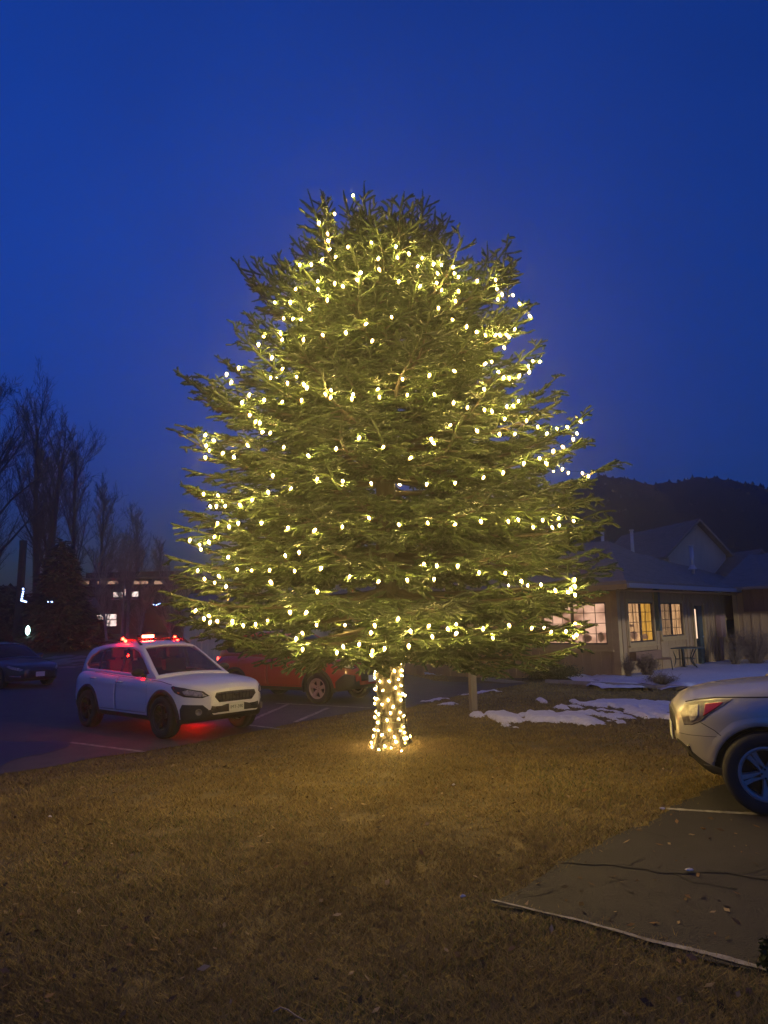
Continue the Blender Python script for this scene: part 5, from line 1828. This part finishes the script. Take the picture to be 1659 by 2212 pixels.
# patio under snow, kerb, bed
pat = gxy([(1225, 1470), (1345, 1464), (1420, 1449), (1520, 1434), (1659, 1420), (1850, 1415), (1850, 1478), (1659, 1486), (1500, 1484), (1420, 1478), (1330, 1475)])
o = sheet('patio', pat, 0.03, M_['concrete'], 0.4)
snow('snow_cover', pat, 0.28, 'even thin snow covering the patio beside the lodge', 0.12, 0.06, 0.9)
snow('snow_strip', gxy([(915, 1452), (1010, 1454), (1010, 1459), (915, 1457)]), 0.35, 'narrow strip of snow along the foot of the lodge wall', 0.08, 0.08, 0.5)
kp = [gp(*q) for q in ((1042, 1469), (1180, 1475), (1300, 1481), (1420, 1487), (1500, 1491), (1640, 1499))]
kb = empty('kerb')
tag(kb, kind='structure')
for a, c in zip(kp[:-1], kp[1:]):
    v = c - a
    L_ = np.hypot(v[0], v[1])
    Mk = Matrix.Translation((a[0], a[1], float(gh(a[0], a[1])))) @ Matrix.Rotation(math.atan2(v[1], v[0]), 4, 'Z')
    n = max(1, round(L_ / 0.9))
    for k in range(n):
        b = MB()
        b.box(L_ * k / n + 0.006, L_ * (k + 1) / n - 0.006, -0.06, 0.06, -0.1, 0.09, M=Mk)
        b.build('kerb_stone', M_['concrete'], kb)
M_['mulch'] = mat('bed_mulch', (0.06, 0.042, 0.03), 0.95, noise=1, nscale=9, c2=(0.03, 0.022, 0.016), bump=1.0, bscale=25)
sheet('planting_bed', gxy([(1045, 1467), (1180, 1473), (1300, 1479), (1425, 1485), (1395, 1476), (1345, 1473), (1225, 1468), (1100, 1460)]), 0.035, M_['mulch'], 0.25)

# dry shrubs
M_['dry'] = colmat('dry_stems', 0.9, 0.1, 0.1)
def shrub(name, base, h, r_, n, c0, label, cat='shrub', group=None, leaf=0.0, up=1.0, parent=None):
    """many-stemmed plant: arching stems with side twigs and, when leafy, small leaves"""
    segs, lv, lc = [], [], []
    for k in range(n):
        a = rng.uniform(0, 6.283)
        q = math.sqrt(rng.random())
        e = np.array([math.cos(a) * r_ * q, math.sin(a) * r_ * q, h * rng.uniform(0.65, 1.0) * (1 - 0.45 * q * q)])
        s0 = np.array([math.cos(a) * r_ * 0.15 * rng.random(), math.sin(a) * r_ * 0.15 * rng.random(), -0.02])
        m1 = s0 + (e - s0) * 0.5 + np.array([0, 0, 0.12 * h * up])
        pts = [s0, (s0 + m1) / 2 + [0, 0, 0.03 * h], m1, (m1 + e) / 2 + [0, 0, 0.04 * h], e]
        for i in range(4):
            segs.append((pts[i], pts[i + 1], 0.007 * (1 - i * 0.2), 0.007 * (0.8 - i * 0.2)))
            for _ in range(2):
                p = pts[i] + (pts[i + 1] - pts[i]) * rng.random()
                segs.append((p, p + rng.normal(0, 1, 3) * r_ * 0.13 + np.array([0, 0, 0.05 * h]), 0.004, 0.002))
                if leaf:
                    for _ in range(7):
                        lv.append(p + rng.normal(0, 1, 3) * r_ * 0.13)
    root = empty(name, base)
    tag(root, label, cat, group)
    col = np.array(c0)
    so = sticks('stems', segs, 3, M_['dry'], root, smooth=False)
    nv = len(so.data.vertices)
    at_ = so.data.color_attributes.new('col', 'FLOAT_COLOR', 'POINT')
    cc = np.ones((nv, 4), np.float32)
    cc[:, :3] = np.repeat(col[None] * rng.uniform(0.5, 1.4, (nv // 6, 1)), 6, axis=0)
    at_.data.foreach_set('color', cc.ravel())
    tag(so, kind='stuff')
    if leaf:
        P = np.array(lv)
        m_ = len(P)
        d1 = rng.normal(0, 1, (m_, 3))
        d1 /= np.linalg.norm(d1, axis=1)[:, None]
        d2 = np.cross(d1, rng.normal(0, 1, (m_, 3)))
        d2 /= np.linalg.norm(d2, axis=1)[:, None]
        V = np.stack([P - d2 * leaf * 0.4, P + d1 * leaf, P + d2 * leaf * 0.4], 1).reshape(-1, 3)
        lo_ = npmesh('leaves', V, np.arange(3 * m_).reshape(-1, 3), M_['dry'], root, col=np.repeat(col[None] * rng.uniform(0.5, 1.5, (m_, 1)), 3, axis=0))
        tag(lo_, kind='stuff')
    return root
p = gp(1400, 1464); shrub('dry_shrub', p, 0.75, 0.34, 90, (0.16, 0.11, 0.08), 'round dry shrub on the snowy patio just left of the table', leaf=0.03)
p = gp(1358, 1467); shrub('dry_shrub', p, 0.75, 0.22, 50, (0.13, 0.09, 0.07), 'slim dry shrub at the lodge corner', leaf=0.02)
p = gp(1430, 1480); shrub('dry_shrub', p, 0.32, 0.5, 90, (0.14, 0.10, 0.065), 'low brown tuft on the bed at the patio edge')
p = gp(1635, 1438); shrub('dry_shrub', p, 1.5, 1.05, 240, (0.20, 0.14, 0.11), 'tall bare reddish shrub against the lodge at the right edge')
p = gp(1590, 1440); shrub('dry_shrub', p, 0.95, 0.5, 90, (0.20, 0.15, 0.11), 'smaller bare shrub under the lodge window next to the tall one')
p = gp(1130, 1463); shrub('evergreen_shrub', p, 0.55, 0.55, 160, (0.035, 0.045, 0.02), 'dark round evergreen shrub below the ochre lodge wall', leaf=0.05)
p = gp(1195, 1467); shrub('evergreen_shrub', p, 0.36, 0.8, 160, (0.05, 0.05, 0.025), 'low spreading shrub below the big lit lodge window', leaf=0.05)
p = gp(1650, 2100); shrub('evergreen_shrub', p + np.array([0.13, 0.0, 0]), 0.10, 0.16, 60, (0.035, 0.05, 0.018), 'small dark green tuft on the driveway at the lower right edge', leaf=0.03)

# patio table and chair
tp = gp(1478, 1446)
TS = 1.0
tb_ = empty('patio_table', tp)
tag(tb_, 'round black iron patio table standing on the snowy patio', 'table')
b = MB()
b.lathe([(0.001, 0.725), (0.66, 0.725), (0.68, 0.715), (0.68, 0.70), (0.66, 0.695), (0.001, 0.695)], 36)
b.build('table_top', M_['teal'], tb_, smooth=False)
b = MB()
b.lathe([(0.05, 0.695), (0.05, 0.10), (0.30, 0.05), (0.32, 0.02), (0.001, 0.02)], 20)
b.build('pedestal', M_['metal'], tb_, smooth=True)
for k in range(4):
    a = k * math.pi / 2 + 0.5
    c_, s_ = math.cos(a), math.sin(a)
    b = MB()
    b.tube([(c_ * q, s_ * q, z) for q, z in ((0.55, 0.70), (0.44, 0.55), (0.36, 0.40), (0.38, 0.25), (0.50, 0.10), (0.64, 0.01))], 0.022, 8)
    b.build('leg', M_['metal'], tb_, smooth=True)
b = MB()
b.tube([(0.37 * math.cos(t), 0.37 * math.sin(t), 0.36) for t in np.linspace(0, 2 * math.pi, 25)], 0.014, 6)
b.build('ring_brace', M_['metal'], tb_, smooth=True)
cp = gp(1437, 1452)
ch = empty('patio_chair', cp, R(-20))
tag(ch, 'brown patio chair pushed up left of the round table', 'chair')
b = MB()
b.box(-0.22, 0.22, -0.22, 0.22, 0.40, 0.45)
b.build('seat', M_['siding_dark'], ch, bevel=0.015)
for k, z in enumerate(np.linspace(0.52, 0.92, 5)):
    b = MB()
    b.box(-0.27 - 0.05 * k, -0.245 - 0.05 * k, -0.21, 0.21, z, z + 0.07)
    b.build('slat', M_['siding_dark'], ch)
for sx_, sy_ in ((1, 1), (1, -1), (-1, 1), (-1, -1)):
    b = MB()
    if sx_ > 0:
        b.tube([(0.2, sy_ * 0.2, 0.42), (0.23, sy_ * 0.21, 0.0)], 0.017, 6)
    else:
        b.tube([(-0.50, sy_ * 0.215, 1.0), (-0.24, sy_ * 0.21, 0.44), (-0.26, sy_ * 0.21, 0.0)], 0.017, 6)
    b.build('leg', M_['metal'], ch)

# wooden post on the lawn edge
pp_ = gp(1023, 1535)
b = MB()
b.box(-0.065, 0.065, -0.065, 0.065, -0.2, 2.05)
po = b.build('wooden_post', mat('weathered_post', (0.30, 0.26, 0.19), 0.9, noise=1, nscale=10, c2=(0.2, 0.17, 0.12), stretch=(1, 1, 0.1)), bevel=0.012)
po.location = pp_
po.rotation_euler = (0, 0, 0.3)
tag(po, 'square weathered wooden post standing on the lawn behind the spruce', 'post')
# scrap of paper on the driveway, bits of litter on the lawn
lit = mat('pale_scrap', (0.6, 0.56, 0.48), 0.8)
def scrap(px, py, s_, label, n=7):
    p = gp(px, py, 0.03)
    b = MB()
    pts = [(s_ * (0.6 + 0.5 * rng.random()) * math.cos(t), s_ * 0.6 * (0.6 + 0.5 * rng.random()) * math.sin(t), 0.012 * rng.random()) for t in np.linspace(0, 6.283, n + 1)[:-1]]
    b.add(pts + [(x * 0.9, y * 0.9, z + 0.006) for x, y, z in pts] + [(0, 0, 0.022)], [(k, (k + 1) % n, n + (k + 1) % n, n + k) for k in range(n)] + [(n + k, n + (k + 1) % n, 2 * n) for k in range(n)])
    o = b.build('litter', lit)
    o.location = p
    tag(o, label, 'litter')
scrap(1490, 1892, 0.035, 'crumpled pale scrap lying in the driveway crack')
scrap(1432, 1756, 0.03, 'pale flake at the lawn end of the driveway line')
scrap(1000, 1950, 0.02, 'small pale leaf on the lawn left of the driveway corner')
scrap(107, 1773, 0.022, 'small pale leaf on the lawn below the white car')
scrap(980, 1703, 0.02, 'small pale leaf on the lawn right of the trunk')
b = MB()
tw_ = [gp(590, 2196, 0.02), gp(606, 2192, 0.03), gp(622, 2197, 0.03), gp(640, 2208, 0.025), gp(660, 2216, 0.02)]
b.tube(tw_, [0.003, 0.0035, 0.0035, 0.003, 0.002], 5)
o = b.build('twig', mat('pale_twig', (0.30, 0.25, 0.18), 0.8))
tag(o, 'curved pale twig lying on the lawn at the bottom edge', 'twig')

# headlight beam of a car turned towards the lodge from beyond the right edge
ld = bpy.data.lights.new('headlamp', 'SPOT')
ld.energy = 2300.0 * LK
ld.color = (0.92, 0.93, 1.0)
ld.spot_size = R(88)
ld.spot_blend = 0.25
ld.shadow_soft_size = 0.08
lo_ = bpy.data.objects.new('headlamp', ld)
C.objects.link(lo_)
lo_.location = (17.5, 9.0, 1.1)
tv = Vector((11.5, 25.5, 1.1)) - lo_.location
lo_.rotation_euler = tv.to_track_quat('-Z', 'Y').to_euler()
ld.use_nodes = True
t = ld.node_tree
em_ = [n for n in t.nodes if n.type == 'EMISSION'][0]
tc = t.nodes.new('ShaderNodeTexCoord')
sp = t.nodes.new('ShaderNodeSeparateXYZ')
mr = t.nodes.new('ShaderNodeMapRange')
mr.interpolation_type = 'SMOOTHSTEP'
mr.inputs['From Min'].default_value = 0.036
mr.inputs['From Max'].default_value = 0.030
t.links.new(tc.outputs['Normal'], sp.inputs[0])
t.links.new(sp.outputs[1], mr.inputs['Value'])
t.links.new(mr.outputs[0], em_.inputs['Strength'])

# ------------------------------------------------------------------ background
M_['dark_bark'] = mat('cottonwood_bark', (0.075, 0.062, 0.055), 0.95, noise=1, nscale=4, c2=(0.05, 0.04, 0.036))
M_['pale_bark'] = mat('aspen_bark', (0.32, 0.30, 0.27), 0.9, noise=1, nscale=3, c2=(0.16, 0.15, 0.14))
def bare_tree(name, base, h, r0, label, m_, spread=0.35, levels=4, seed=1, lean=(0, 0), clear=0.25, group=None, twigs=5):
    g_ = np.random.default_rng(seed)
    tr, br = [], []
    def grow(p, d, L, r_, lev):
        n = 7 if lev == 0 else 3
        q = p
        for i in range(n):
            d2 = d + g_.normal(0, 0.025 if lev == 0 else 0.10, 3) + np.array([0, 0, 0.03 if lev else 0.0])
            d2 /= np.linalg.norm(d2)
            e = q + d2 * L / n
            (tr if lev == 0 else br).append((q, e, r_ * (1 - 0.72 * i / n), r_ * (1 - 0.72 * (i + 1) / n)))
            if lev < levels:
                k_ = {0: 3, 1: 3, 2: 2}.get(lev, 2)
                for _ in range(k_):
                    f = g_.random()
                    if lev == 0 and (i + f) / n < clear: continue
                    s = q + (e - q) * f
                    ax = np.cross(d2, g_.normal(0, 1, 3))
                    ax /= np.linalg.norm(ax)
                    ang = g_.uniform(0.35, 0.75) * (1.0 if lev else spread / 0.35)
                    nd = d2 * math.cos(ang) + ax * math.sin(ang)
                    nd[2] += 0.40 if lev == 0 else 0.28
                    nd /= np.linalg.norm(nd)
                    grow(s, nd, L * (g_.uniform(0.26, 0.42) * (1.15 - 0.55 * (i + f) / n) if lev == 0 else g_.uniform(0.34, 0.55)), r_ * (1 - 0.7 * (i + f) / n) * 0.42, lev + 1)
            q, d = e, d2
    d0 = np.array([lean[0], lean[1], 1.0])
    grow(np.array([0.0, 0, -0.2]), d0 / np.linalg.norm(d0), h * 0.80, r0, 0)
    root = empty(name, base)
    tag(root, label, 'tree', group)
    sticks('trunk', tr, 8, m_, root)
    c = sticks('crown', [(a, b_, max(x, 0.009), max(y, 0.007)) for a, b_, x, y in br], 3, m_, root)
    tag(c, kind='stuff')
    return root
def far(px, Y):
    p = at(px, 1360, Y)
    return np.array([p[0], Y, float(gh(p[0], Y))])
def htop(px, py, Y):
    return at(px, py, Y)[2] - float(gh(at(px, py, Y)[0], Y))
BT = 'bare trees beyond the car park'
bare_tree('bare_tree', far(76, 58), htop(66, 820, 58) * 1.0, 0.36, 'tall bare tree with a straight dark trunk above the dark saloon', M_['dark_bark'], 0.28, 4, 3, (-0.01, 0), 0.30, BT)
bare_tree('bare_tree', far(98, 55), htop(130, 872, 55), 0.42, 'thick bare tree leaning slightly right, next to the straight one', M_['dark_bark'], 0.30, 4, 8, (0.07, 0), 0.22, BT)
bare_tree('bare_tree', far(-20, 50), htop(0, 772, 50), 0.42, 'wide bare tree half cut off by the left edge', M_['dark_bark'], 0.5, 4, 12, (-0.02, 0), 0.25, BT)
bare_tree('bare_tree', far(150, 70), htop(165, 900, 70), 0.30, 'bare tree with a narrow twiggy crown right of the leaning one', M_['dark_bark'], 0.32, 4, 21, (0.02, 0), 0.25, BT)
bare_tree('bare_tree', far(205, 80), htop(215, 1010, 80), 0.26, 'shorter bare tree above the far house', M_['dark_bark'], 0.4, 4, 27, (0.02, 0), 0.2, BT)
bare_tree('bare_tree', far(292, 95), htop(292, 1085, 95), 0.26, 'distant bare tree with a dense upright crown', M_['dark_bark'], 0.25, 4, 33, (0, 0), 0.15, BT)
bare_tree('bare_tree', far(345, 100), htop(340, 1150, 100), 0.26, 'distant low bare tree left of the spruce', M_['dark_bark'], 0.4, 4, 35, (0, 0), 0.15, BT)
AT = 'slender pale trees before the far house'
bare_tree('pale_tree', far(238, 42), htop(228, 1170, 42), 0.10, 'slender pale tree leaning left before the lit far window', M_['pale_bark'], 0.3, 3, 41, (-0.10, 0), 0.35, AT)
bare_tree('pale_tree', far(264, 43), htop(270, 1130, 43), 0.11, 'first of the twin upright pale trees above the white car', M_['pale_bark'], 0.25, 3, 42, (0.0, 0), 0.35, AT)
bare_tree('pale_tree', far(274, 44), htop(281, 1150, 44), 0.12, 'second of the twin upright pale trees, right of its twin', M_['pale_bark'], 0.25, 3, 43, (0.01, 0), 0.35, AT)
bare_tree('pale_tree', far(291, 41), htop(320, 1230, 41), 0.09, 'slender pale tree leaning right above the red light bar', M_['pale_bark'], 0.3, 3, 44, (0.16, 0), 0.35, AT)
bare_tree('pale_tree', far(368, 40), htop(368, 1200, 40), 0.10, 'pale tree standing alone between light bar and spruce', M_['pale_bark'], 0.3, 3, 45, (0.0, 0), 0.35, AT)
bare_tree('pale_tree', far(398, 38), htop(398, 1220, 38), 0.10, 'pale tree in front of the grey shed corner', M_['pale_bark'], 0.3, 3, 46, (0.0, 0), 0.35, AT)
# limbless trunk
p = far(38, 52)
b = MB()
tt_ = htop(45, 1168, 52)
b.tube([p + np.array([0, 0, -0.2]), p + np.array([0.05, 0, tt_ * 0.5]), p + np.array([0.1, 0, tt_ * 0.93]), p + np.array([0.1, 0, tt_])], [0.34, 0.26, 0.24, 0.27], 12)
o = b.build('dead_trunk', M_['dark_bark'], smooth=True)
tag(o, 'thick limbless dead trunk standing at the far left', 'tree')
# dark evergreens: stacked drooping sprays
def evergreen(name, base, h, r_, label, n=5200, seed=5, rounder=0.6):
    g_ = np.random.default_rng(seed)
    root = empty(name, base)
    tag(root, label, 'tree', 'dark evergreens beyond the car park')
    b = MB()
    b.tube([(0, 0, -0.2), (0, 0, h * 0.9)], [0.16, 0.03], 8)
    b.build('trunk', M_['dark_bark'], root)
    u = g_.random(n)
    z = 0.25 + (h - 0.25) * (1 - np.sqrt(u))
    env = r_ * np.clip((1 - z / h), 0, 1) ** rounder * (0.82 + 0.18 * np.sin(z * 7 + 3 * np.sin(g_.random(n) * 6)))
    a = g_.random(n) * 6.283
    q = env * (0.45 + 0.6 * g_.random(n))
    P = np.column_stack([np.cos(a) * q, np.sin(a) * q, z])
    out_ = np.column_stack([np.cos(a), np.sin(a), g_.normal(-0.25, 0.3, n)])
    sd = np.column_stack([-np.sin(a), np.cos(a), g_.normal(0, 0.3, n)])
    ln = g_.uniform(0.18, 0.5, n)[:, None] * r_ / 2.0
    V = np.stack([P - sd * ln * 0.3, P + out_ * ln, P + sd * ln * 0.3], 1).reshape(-1, 3)
    c = np.array([0.022, 0.026, 0.014])[None] * g_.uniform(0.5, 1.5, (n, 1))
    o = npmesh('crown', V, np.arange(3 * n).reshape(-1, 3), M_['needles'], root, col=np.repeat(c, 3, axis=0))
    tag(o, kind='stuff')
evergreen('evergreen_tree', far(128, 50), htop(125, 1165, 50), 2.6, 'dark broad evergreen left of the far house', 9000, 5)
evergreen('evergreen_tree', far(60, 62), htop(60, 1290, 62), 3.4, 'low dark evergreen at the foot of the bare trees', 7000, 6, 0.4)
evergreen('evergreen_tree', far(5, 56), htop(5, 1260, 56), 3.0, 'dark evergreen cut off by the left edge', 7000, 7, 0.4)
evergreen('evergreen_tree', far(175, 56), htop(175, 1300, 56), 2.2, 'small dark evergreen beside the far house wall', 5000, 8, 0.4)
# far house with lit windows
M_['far_wall'] = mat('dark_house_wall', (0.055, 0.038, 0.036), 0.9, noise=1, nscale=2, c2=(0.04, 0.028, 0.026))
M_['far_lit'] = litmat('far_lit_room', (0.25, 0.16, 0.16), (0.95, 0.75, 0.68), 0.75, 1.6, 1.6)
M_['far_lit_warm'] = litmat('far_lit_strip', (0.22, 0.10, 0.06), (0.62, 0.36, 0.24), 0.5, 1.2, 2.0)
M_['blue_led'] = emat('blue_white_led', (0.30, 0.45, 1.0), 4.0)
M_['cool_lamp'] = emat('cool_lamp', (0.55, 0.95, 0.85), 2.6)
HY = 66.0
house = empty('far_house', far(270, HY))
tag(house, 'dark two-storey house with lit windows beyond the car park', 'building')
hb = np.array(house.location)
def hbox(nm, px0, px1, py0, py1, y0, y1, m_, parent):
    a, c = at(px0, py1, HY), at(px1, py0, HY)
    b = MB()
    b.box(min(a[0], c[0]) - hb[0], max(a[0], c[0]) - hb[0], y0, y1, min(a[2], c[2]) - hb[2], max(a[2], c[2]) - hb[2])
    return b.build(nm, m_, parent)
hbox('wall', 150, 420, 1262, 1420, 0.0, 9.0, M_['far_wall'], house)
hbox('upper_wall', 170, 395, 1230, 1262, 1.5, 8.0, M_['far_wall'], house)
hbox('roof', 140, 430, 1246, 1252, -1.2, 9.5, M_['roofing'], house)
for px0, px1 in ((179, 193), (209, 229), (231, 255), (287, 320), (333, 354)):
    f = hbox('window', px0 - 1, px1 + 1, 1253.5, 1263.5, -0.03, 0.02, M_['muntin'], house)
    hbox('pane', px0, px1, 1255, 1262, -0.06, -0.04, M_['far_lit_warm'], f)
for px0, px1, py0, py1 in ((245, 257, 1279, 1290), (258, 272, 1279, 1290), (266, 273, 1269, 1278), (284, 299, 1278, 1289)):
    f = hbox('window', px0 - 1.5, px1 + 1.5, py0 - 1.5, py1 + 1.5, -0.03, 0.02, M_['muntin'], house)
    hbox('pane', px0, px1, py0, py1, -0.06, -0.04, M_['far_lit'], f)
hbox('ledge', 244, 300, 1293, 1296, -0.5, 0.0, M_['gutter'], house)
for px0, px1 in ((206, 220), (221, 236), (237, 252)):
    f = hbox('window', px0 - 1, px1 + 1, 1325, 1354, -0.03, 0.02, M_['muntin'], house)
    hbox('pane', px0, px1, 1326.5, 1338, -0.06, -0.04, M_['far_lit'], f)
    hbox('pane', px0, px1, 1339.5, 1352.5, -0.06, -0.04, M_['far_lit'], f)
# small lit things among the far trees
def lights(name, pts, Y, label, m_, r_=0.05):
    g_ = empty(name)
    tag(g_, label, 'light string')
    for px, py in pts:
        q = at(px, py, Y)
        b = MB()
        b.lathe([(0.001, -r_), (r_ * 0.8, -r_ * 0.5), (r_, 0), (r_ * 0.8, r_ * 0.5), (0.001, r_)], 8, Matrix.Translation(tuple(q)))
        b.build('bulb', m_, g_, smooth=True)
    b = MB()
    b.tube([at(px, py, Y + 0.06) for px, py in pts], 0.012, 4)
    b.build('wire', M_['wire'], g_)
lights('light_string', [(50, 1272), (50, 1278), (49, 1283), (48, 1288), (47, 1293), (46, 1297), (50, 1298), (53, 1299), (56, 1300)], 46, 'small blue-white lights in a little tree shape at the far left', M_['blue_led'], 0.06)
lights('light_string', [(332, 1306), (338, 1307), (342, 1305), (346, 1304), (352, 1303)], 60, 'short row of blue-white lights right of the far house windows', M_['blue_led'], 0.05)
lights('light_string', [(104, 1300), (111, 1300), (113, 1300)], 46, 'two faint white lights between the bare trunks', M_['blue_led'], 0.04)
q = at(60, 1362, 48)
lm = empty('lantern', (q[0], q[1], float(gh(q[0], q[1]))))
tag(lm, 'oval white lantern glowing low behind the dark saloon', 'lamp')
b = MB()
b.lathe([(0.001, -0.32), (0.10, -0.22), (0.15, 0), (0.11, 0.2), (0.001, 0.34)], 14, Matrix.Translation((0, 0, q[2] - lm.location[2])))
b.build('globe', M_['cool_lamp'], lm, smooth=True)
b = MB()
b.tube([(0, 0, -0.1), (0, 0, q[2] - lm.location[2] - 0.3)], 0.04, 8)
b.build('post', M_['metal'], lm)
# low cabin with a small lit window behind the trunks
c0 = far(118, 60)
cb = empty('cabin', c0)
tag(cb, 'small dark cabin with one square lit window between the trunks', 'building')
b = MB()
b.box(-2.2, 2.2, 0, 3, -0.3, 2.4)
b.build('wall', M_['far_wall'], cb)
b = MB()
b.add([(-2.6, -0.4, 2.35), (2.6, -0.4, 2.35), (2.6, 1.5, 3.4), (-2.6, 1.5, 3.4), (2.6, 3.4, 2.35), (-2.6, 3.4, 2.35)], [(0, 1, 2, 3), (3, 2, 4, 5), (0, 3, 5), (1, 4, 2), (0, 5, 4, 1)])
b.build('roof', M_['roofing'], cb)
a, c = at(99, 1366, 60), at(115, 1349, 60)
b = MB()
b.box(a[0] - c0[0], c[0] - c0[0], -0.06, -0.03, a[2] - c0[2], c[2] - c0[2])
b.build('window', litmat('cabin_lit', (0.14, 0.10, 0.10), (0.5, 0.38, 0.36), 0.4, 2, 2), cb)
# grey shed behind the red car
s0 = at(397, 1400, 31)
sh = empty('grey_shed', (s0[0], 31, float(gh(s0[0], 31))))
tag(sh, 'pale grey shed with upright boards behind the red car', 'shed')
M_['shed'] = mat('grey_boards', (0.30, 0.31, 0.32), 0.85, noise=1, nscale=5, c2=(0.23, 0.235, 0.24), stretch=(1, 1, 0.2))
b = MB()
b.box(0.03, 6.97, 0.03, 4, -0.2, 2.55)
b.build('wall', M_['shed'], sh)
for k in range(28):
    b = MB()
    b.box(k * 0.25 + 0.006, k * 0.25 + 0.244, -0.02 + 0.006 * (k % 2), 0.03, -0.15, 2.6)
    b.build('board', M_['shed'], sh)
b = MB()
b.add([(-0.3, -0.4, 2.55), (7.3, -0.4, 2.55), (7.3, 2.0, 3.35), (-0.3, 2.0, 3.35), (7.3, 4.4, 2.55), (-0.3, 4.4, 2.55)], [(0, 1, 2, 3), (3, 2, 4, 5), (0, 3, 5), (1, 4, 2), (0, 5, 4, 1)])
b.build('roof', M_['roofing'], sh)
# old snow along the far side of the car park
snow('snow_bank', gxy([(120, 1412), (220, 1405), (330, 1398), (400, 1400), (330, 1416), (200, 1424), (130, 1424)]), 0.62, 'grey band of old snow and dead grass beyond the car park', 0.5, 0.2, 4.0)
M_['old_snow'] = mat('dirty_snow', (0.30, 0.27, 0.23), 0.9, noise=1, nscale=0.6, c2=(0.18, 0.15, 0.11))
for o in sc.objects:
    if o.name == 'snow_bank':
        o.data.materials.clear()
        o.data.materials.append(M_['old_snow'])

# wooded hill on the right
M_['hill'] = mat('dark_wooded_hill', (0.018, 0.018, 0.013), 1.0, noise=1, nscale=0.12, c2=(0.010, 0.010, 0.009))
ridge = [(300, 1345), (500, 1330), (700, 1290), (900, 1220), (1050, 1120), (1150, 1070), (1260, 1040), (1300, 1028), (1350, 1030), (1410, 1048), (1500, 1034), (1560, 1040), (1659, 1062), (1800, 1090), (2100, 1120), (2600, 1180)]
hx_ = np.linspace(300, 2600, 260)
hyv = np.interp(hx_, [r_[0] for r_ in ridge], [r_[1] for r_ in ridge])
V, Q = [], []
HD = 85.0
rows = 14
for j in range(rows):
    f = j / (rows - 1)
    for i, (px, py) in enumerate(zip(hx_, hyv)):
        top_ = at(px, py, HD + 24)
        x = top_[0]
        z = -1.5 + (top_[2] + 1.5) * math.sin(f * math.pi / 2)
        V.append((x * (0.8 + 0.2 * f), HD - 16 + 40 * f + 4 * float(vnoise(x, f * 40, 14)), z + (0.7 * float(vnoise(x * 1.0, f * 30, 1.6)) - 0.35) * (f > 0.05)))
n = len(hx_)
Q = [(j * n + i, j * n + i + 1, (j + 1) * n + i + 1, (j + 1) * n + i) for j in range(rows - 1) for i in range(n - 1)]
# far slope, so that the hill is a body
k0 = len(V)
for i in range(n):
    x, y, z = V[(rows - 1) * n + i]
    V.append((x * 1.2, y + 60, -3.0))
Q += [((rows - 1) * n + i, (rows - 1) * n + i + 1, k0 + i + 1, k0 + i) for i in range(n - 1)]
o = npmesh('hill', V, Q, M_['hill'], nper=4, smooth=False)
tag(o, kind='structure')
# its trees: small cones all over, the wood reads as one mass
g_ = np.random.default_rng(9)
tv, tf = [], []
VV = np.array(V[:rows * n])
for k in range(3200):
    j = g_.integers(1, rows) if k > 900 else rows - 1
    i = g_.integers(0, n)
    p = VV[j * n + i] + np.array([g_.normal(0, 0.5), g_.normal(0, 0.15), -0.16])
    hgt = g_.uniform(0.25, 0.65)
    w_2 = hgt * g_.uniform(0.35, 0.6)
    m0 = len(tv)
    for a in range(5):
        tv.append(p + np.array([w_2 * math.cos(a * 1.2566), w_2 * math.sin(a * 1.2566), 0]))
    tv.append(p + np.array([0, 0, hgt]))
    tf += [(m0 + a, m0 + (a + 1) % 5, m0 + 5) for a in range(5)]
o = npmesh('hill_wood', np.array(tv), tf, M_['hill'])
tag(o, 'dark wood covering the hill behind the lodge', 'wood', kind='stuff')

# ------------------------------------------------------------------ haze added for the veil of glow round the bulbs
mb = MB()
mb.box(-260, 260, -40, 260, -5.0, 60.0)
hz = mb.build('haze', None)
hm = bpy.data.materials.new('glow_haze')
hm.use_nodes = True
t = hm.node_tree
t.nodes.clear()
ho = t.nodes.new('ShaderNodeOutputMaterial')
hv = t.nodes.new('ShaderNodeVolumePrincipled')
hv.inputs['Color'].default_value = (0.9, 0.92, 1.0, 1)
hv.inputs['Density'].default_value = 0.0023
hv.inputs['Anisotropy'].default_value = 0.75
t.links.new(hv.outputs[0], ho.inputs['Volume'])
hz.data.materials.append(hm)
tag(hz, kind='stuff')
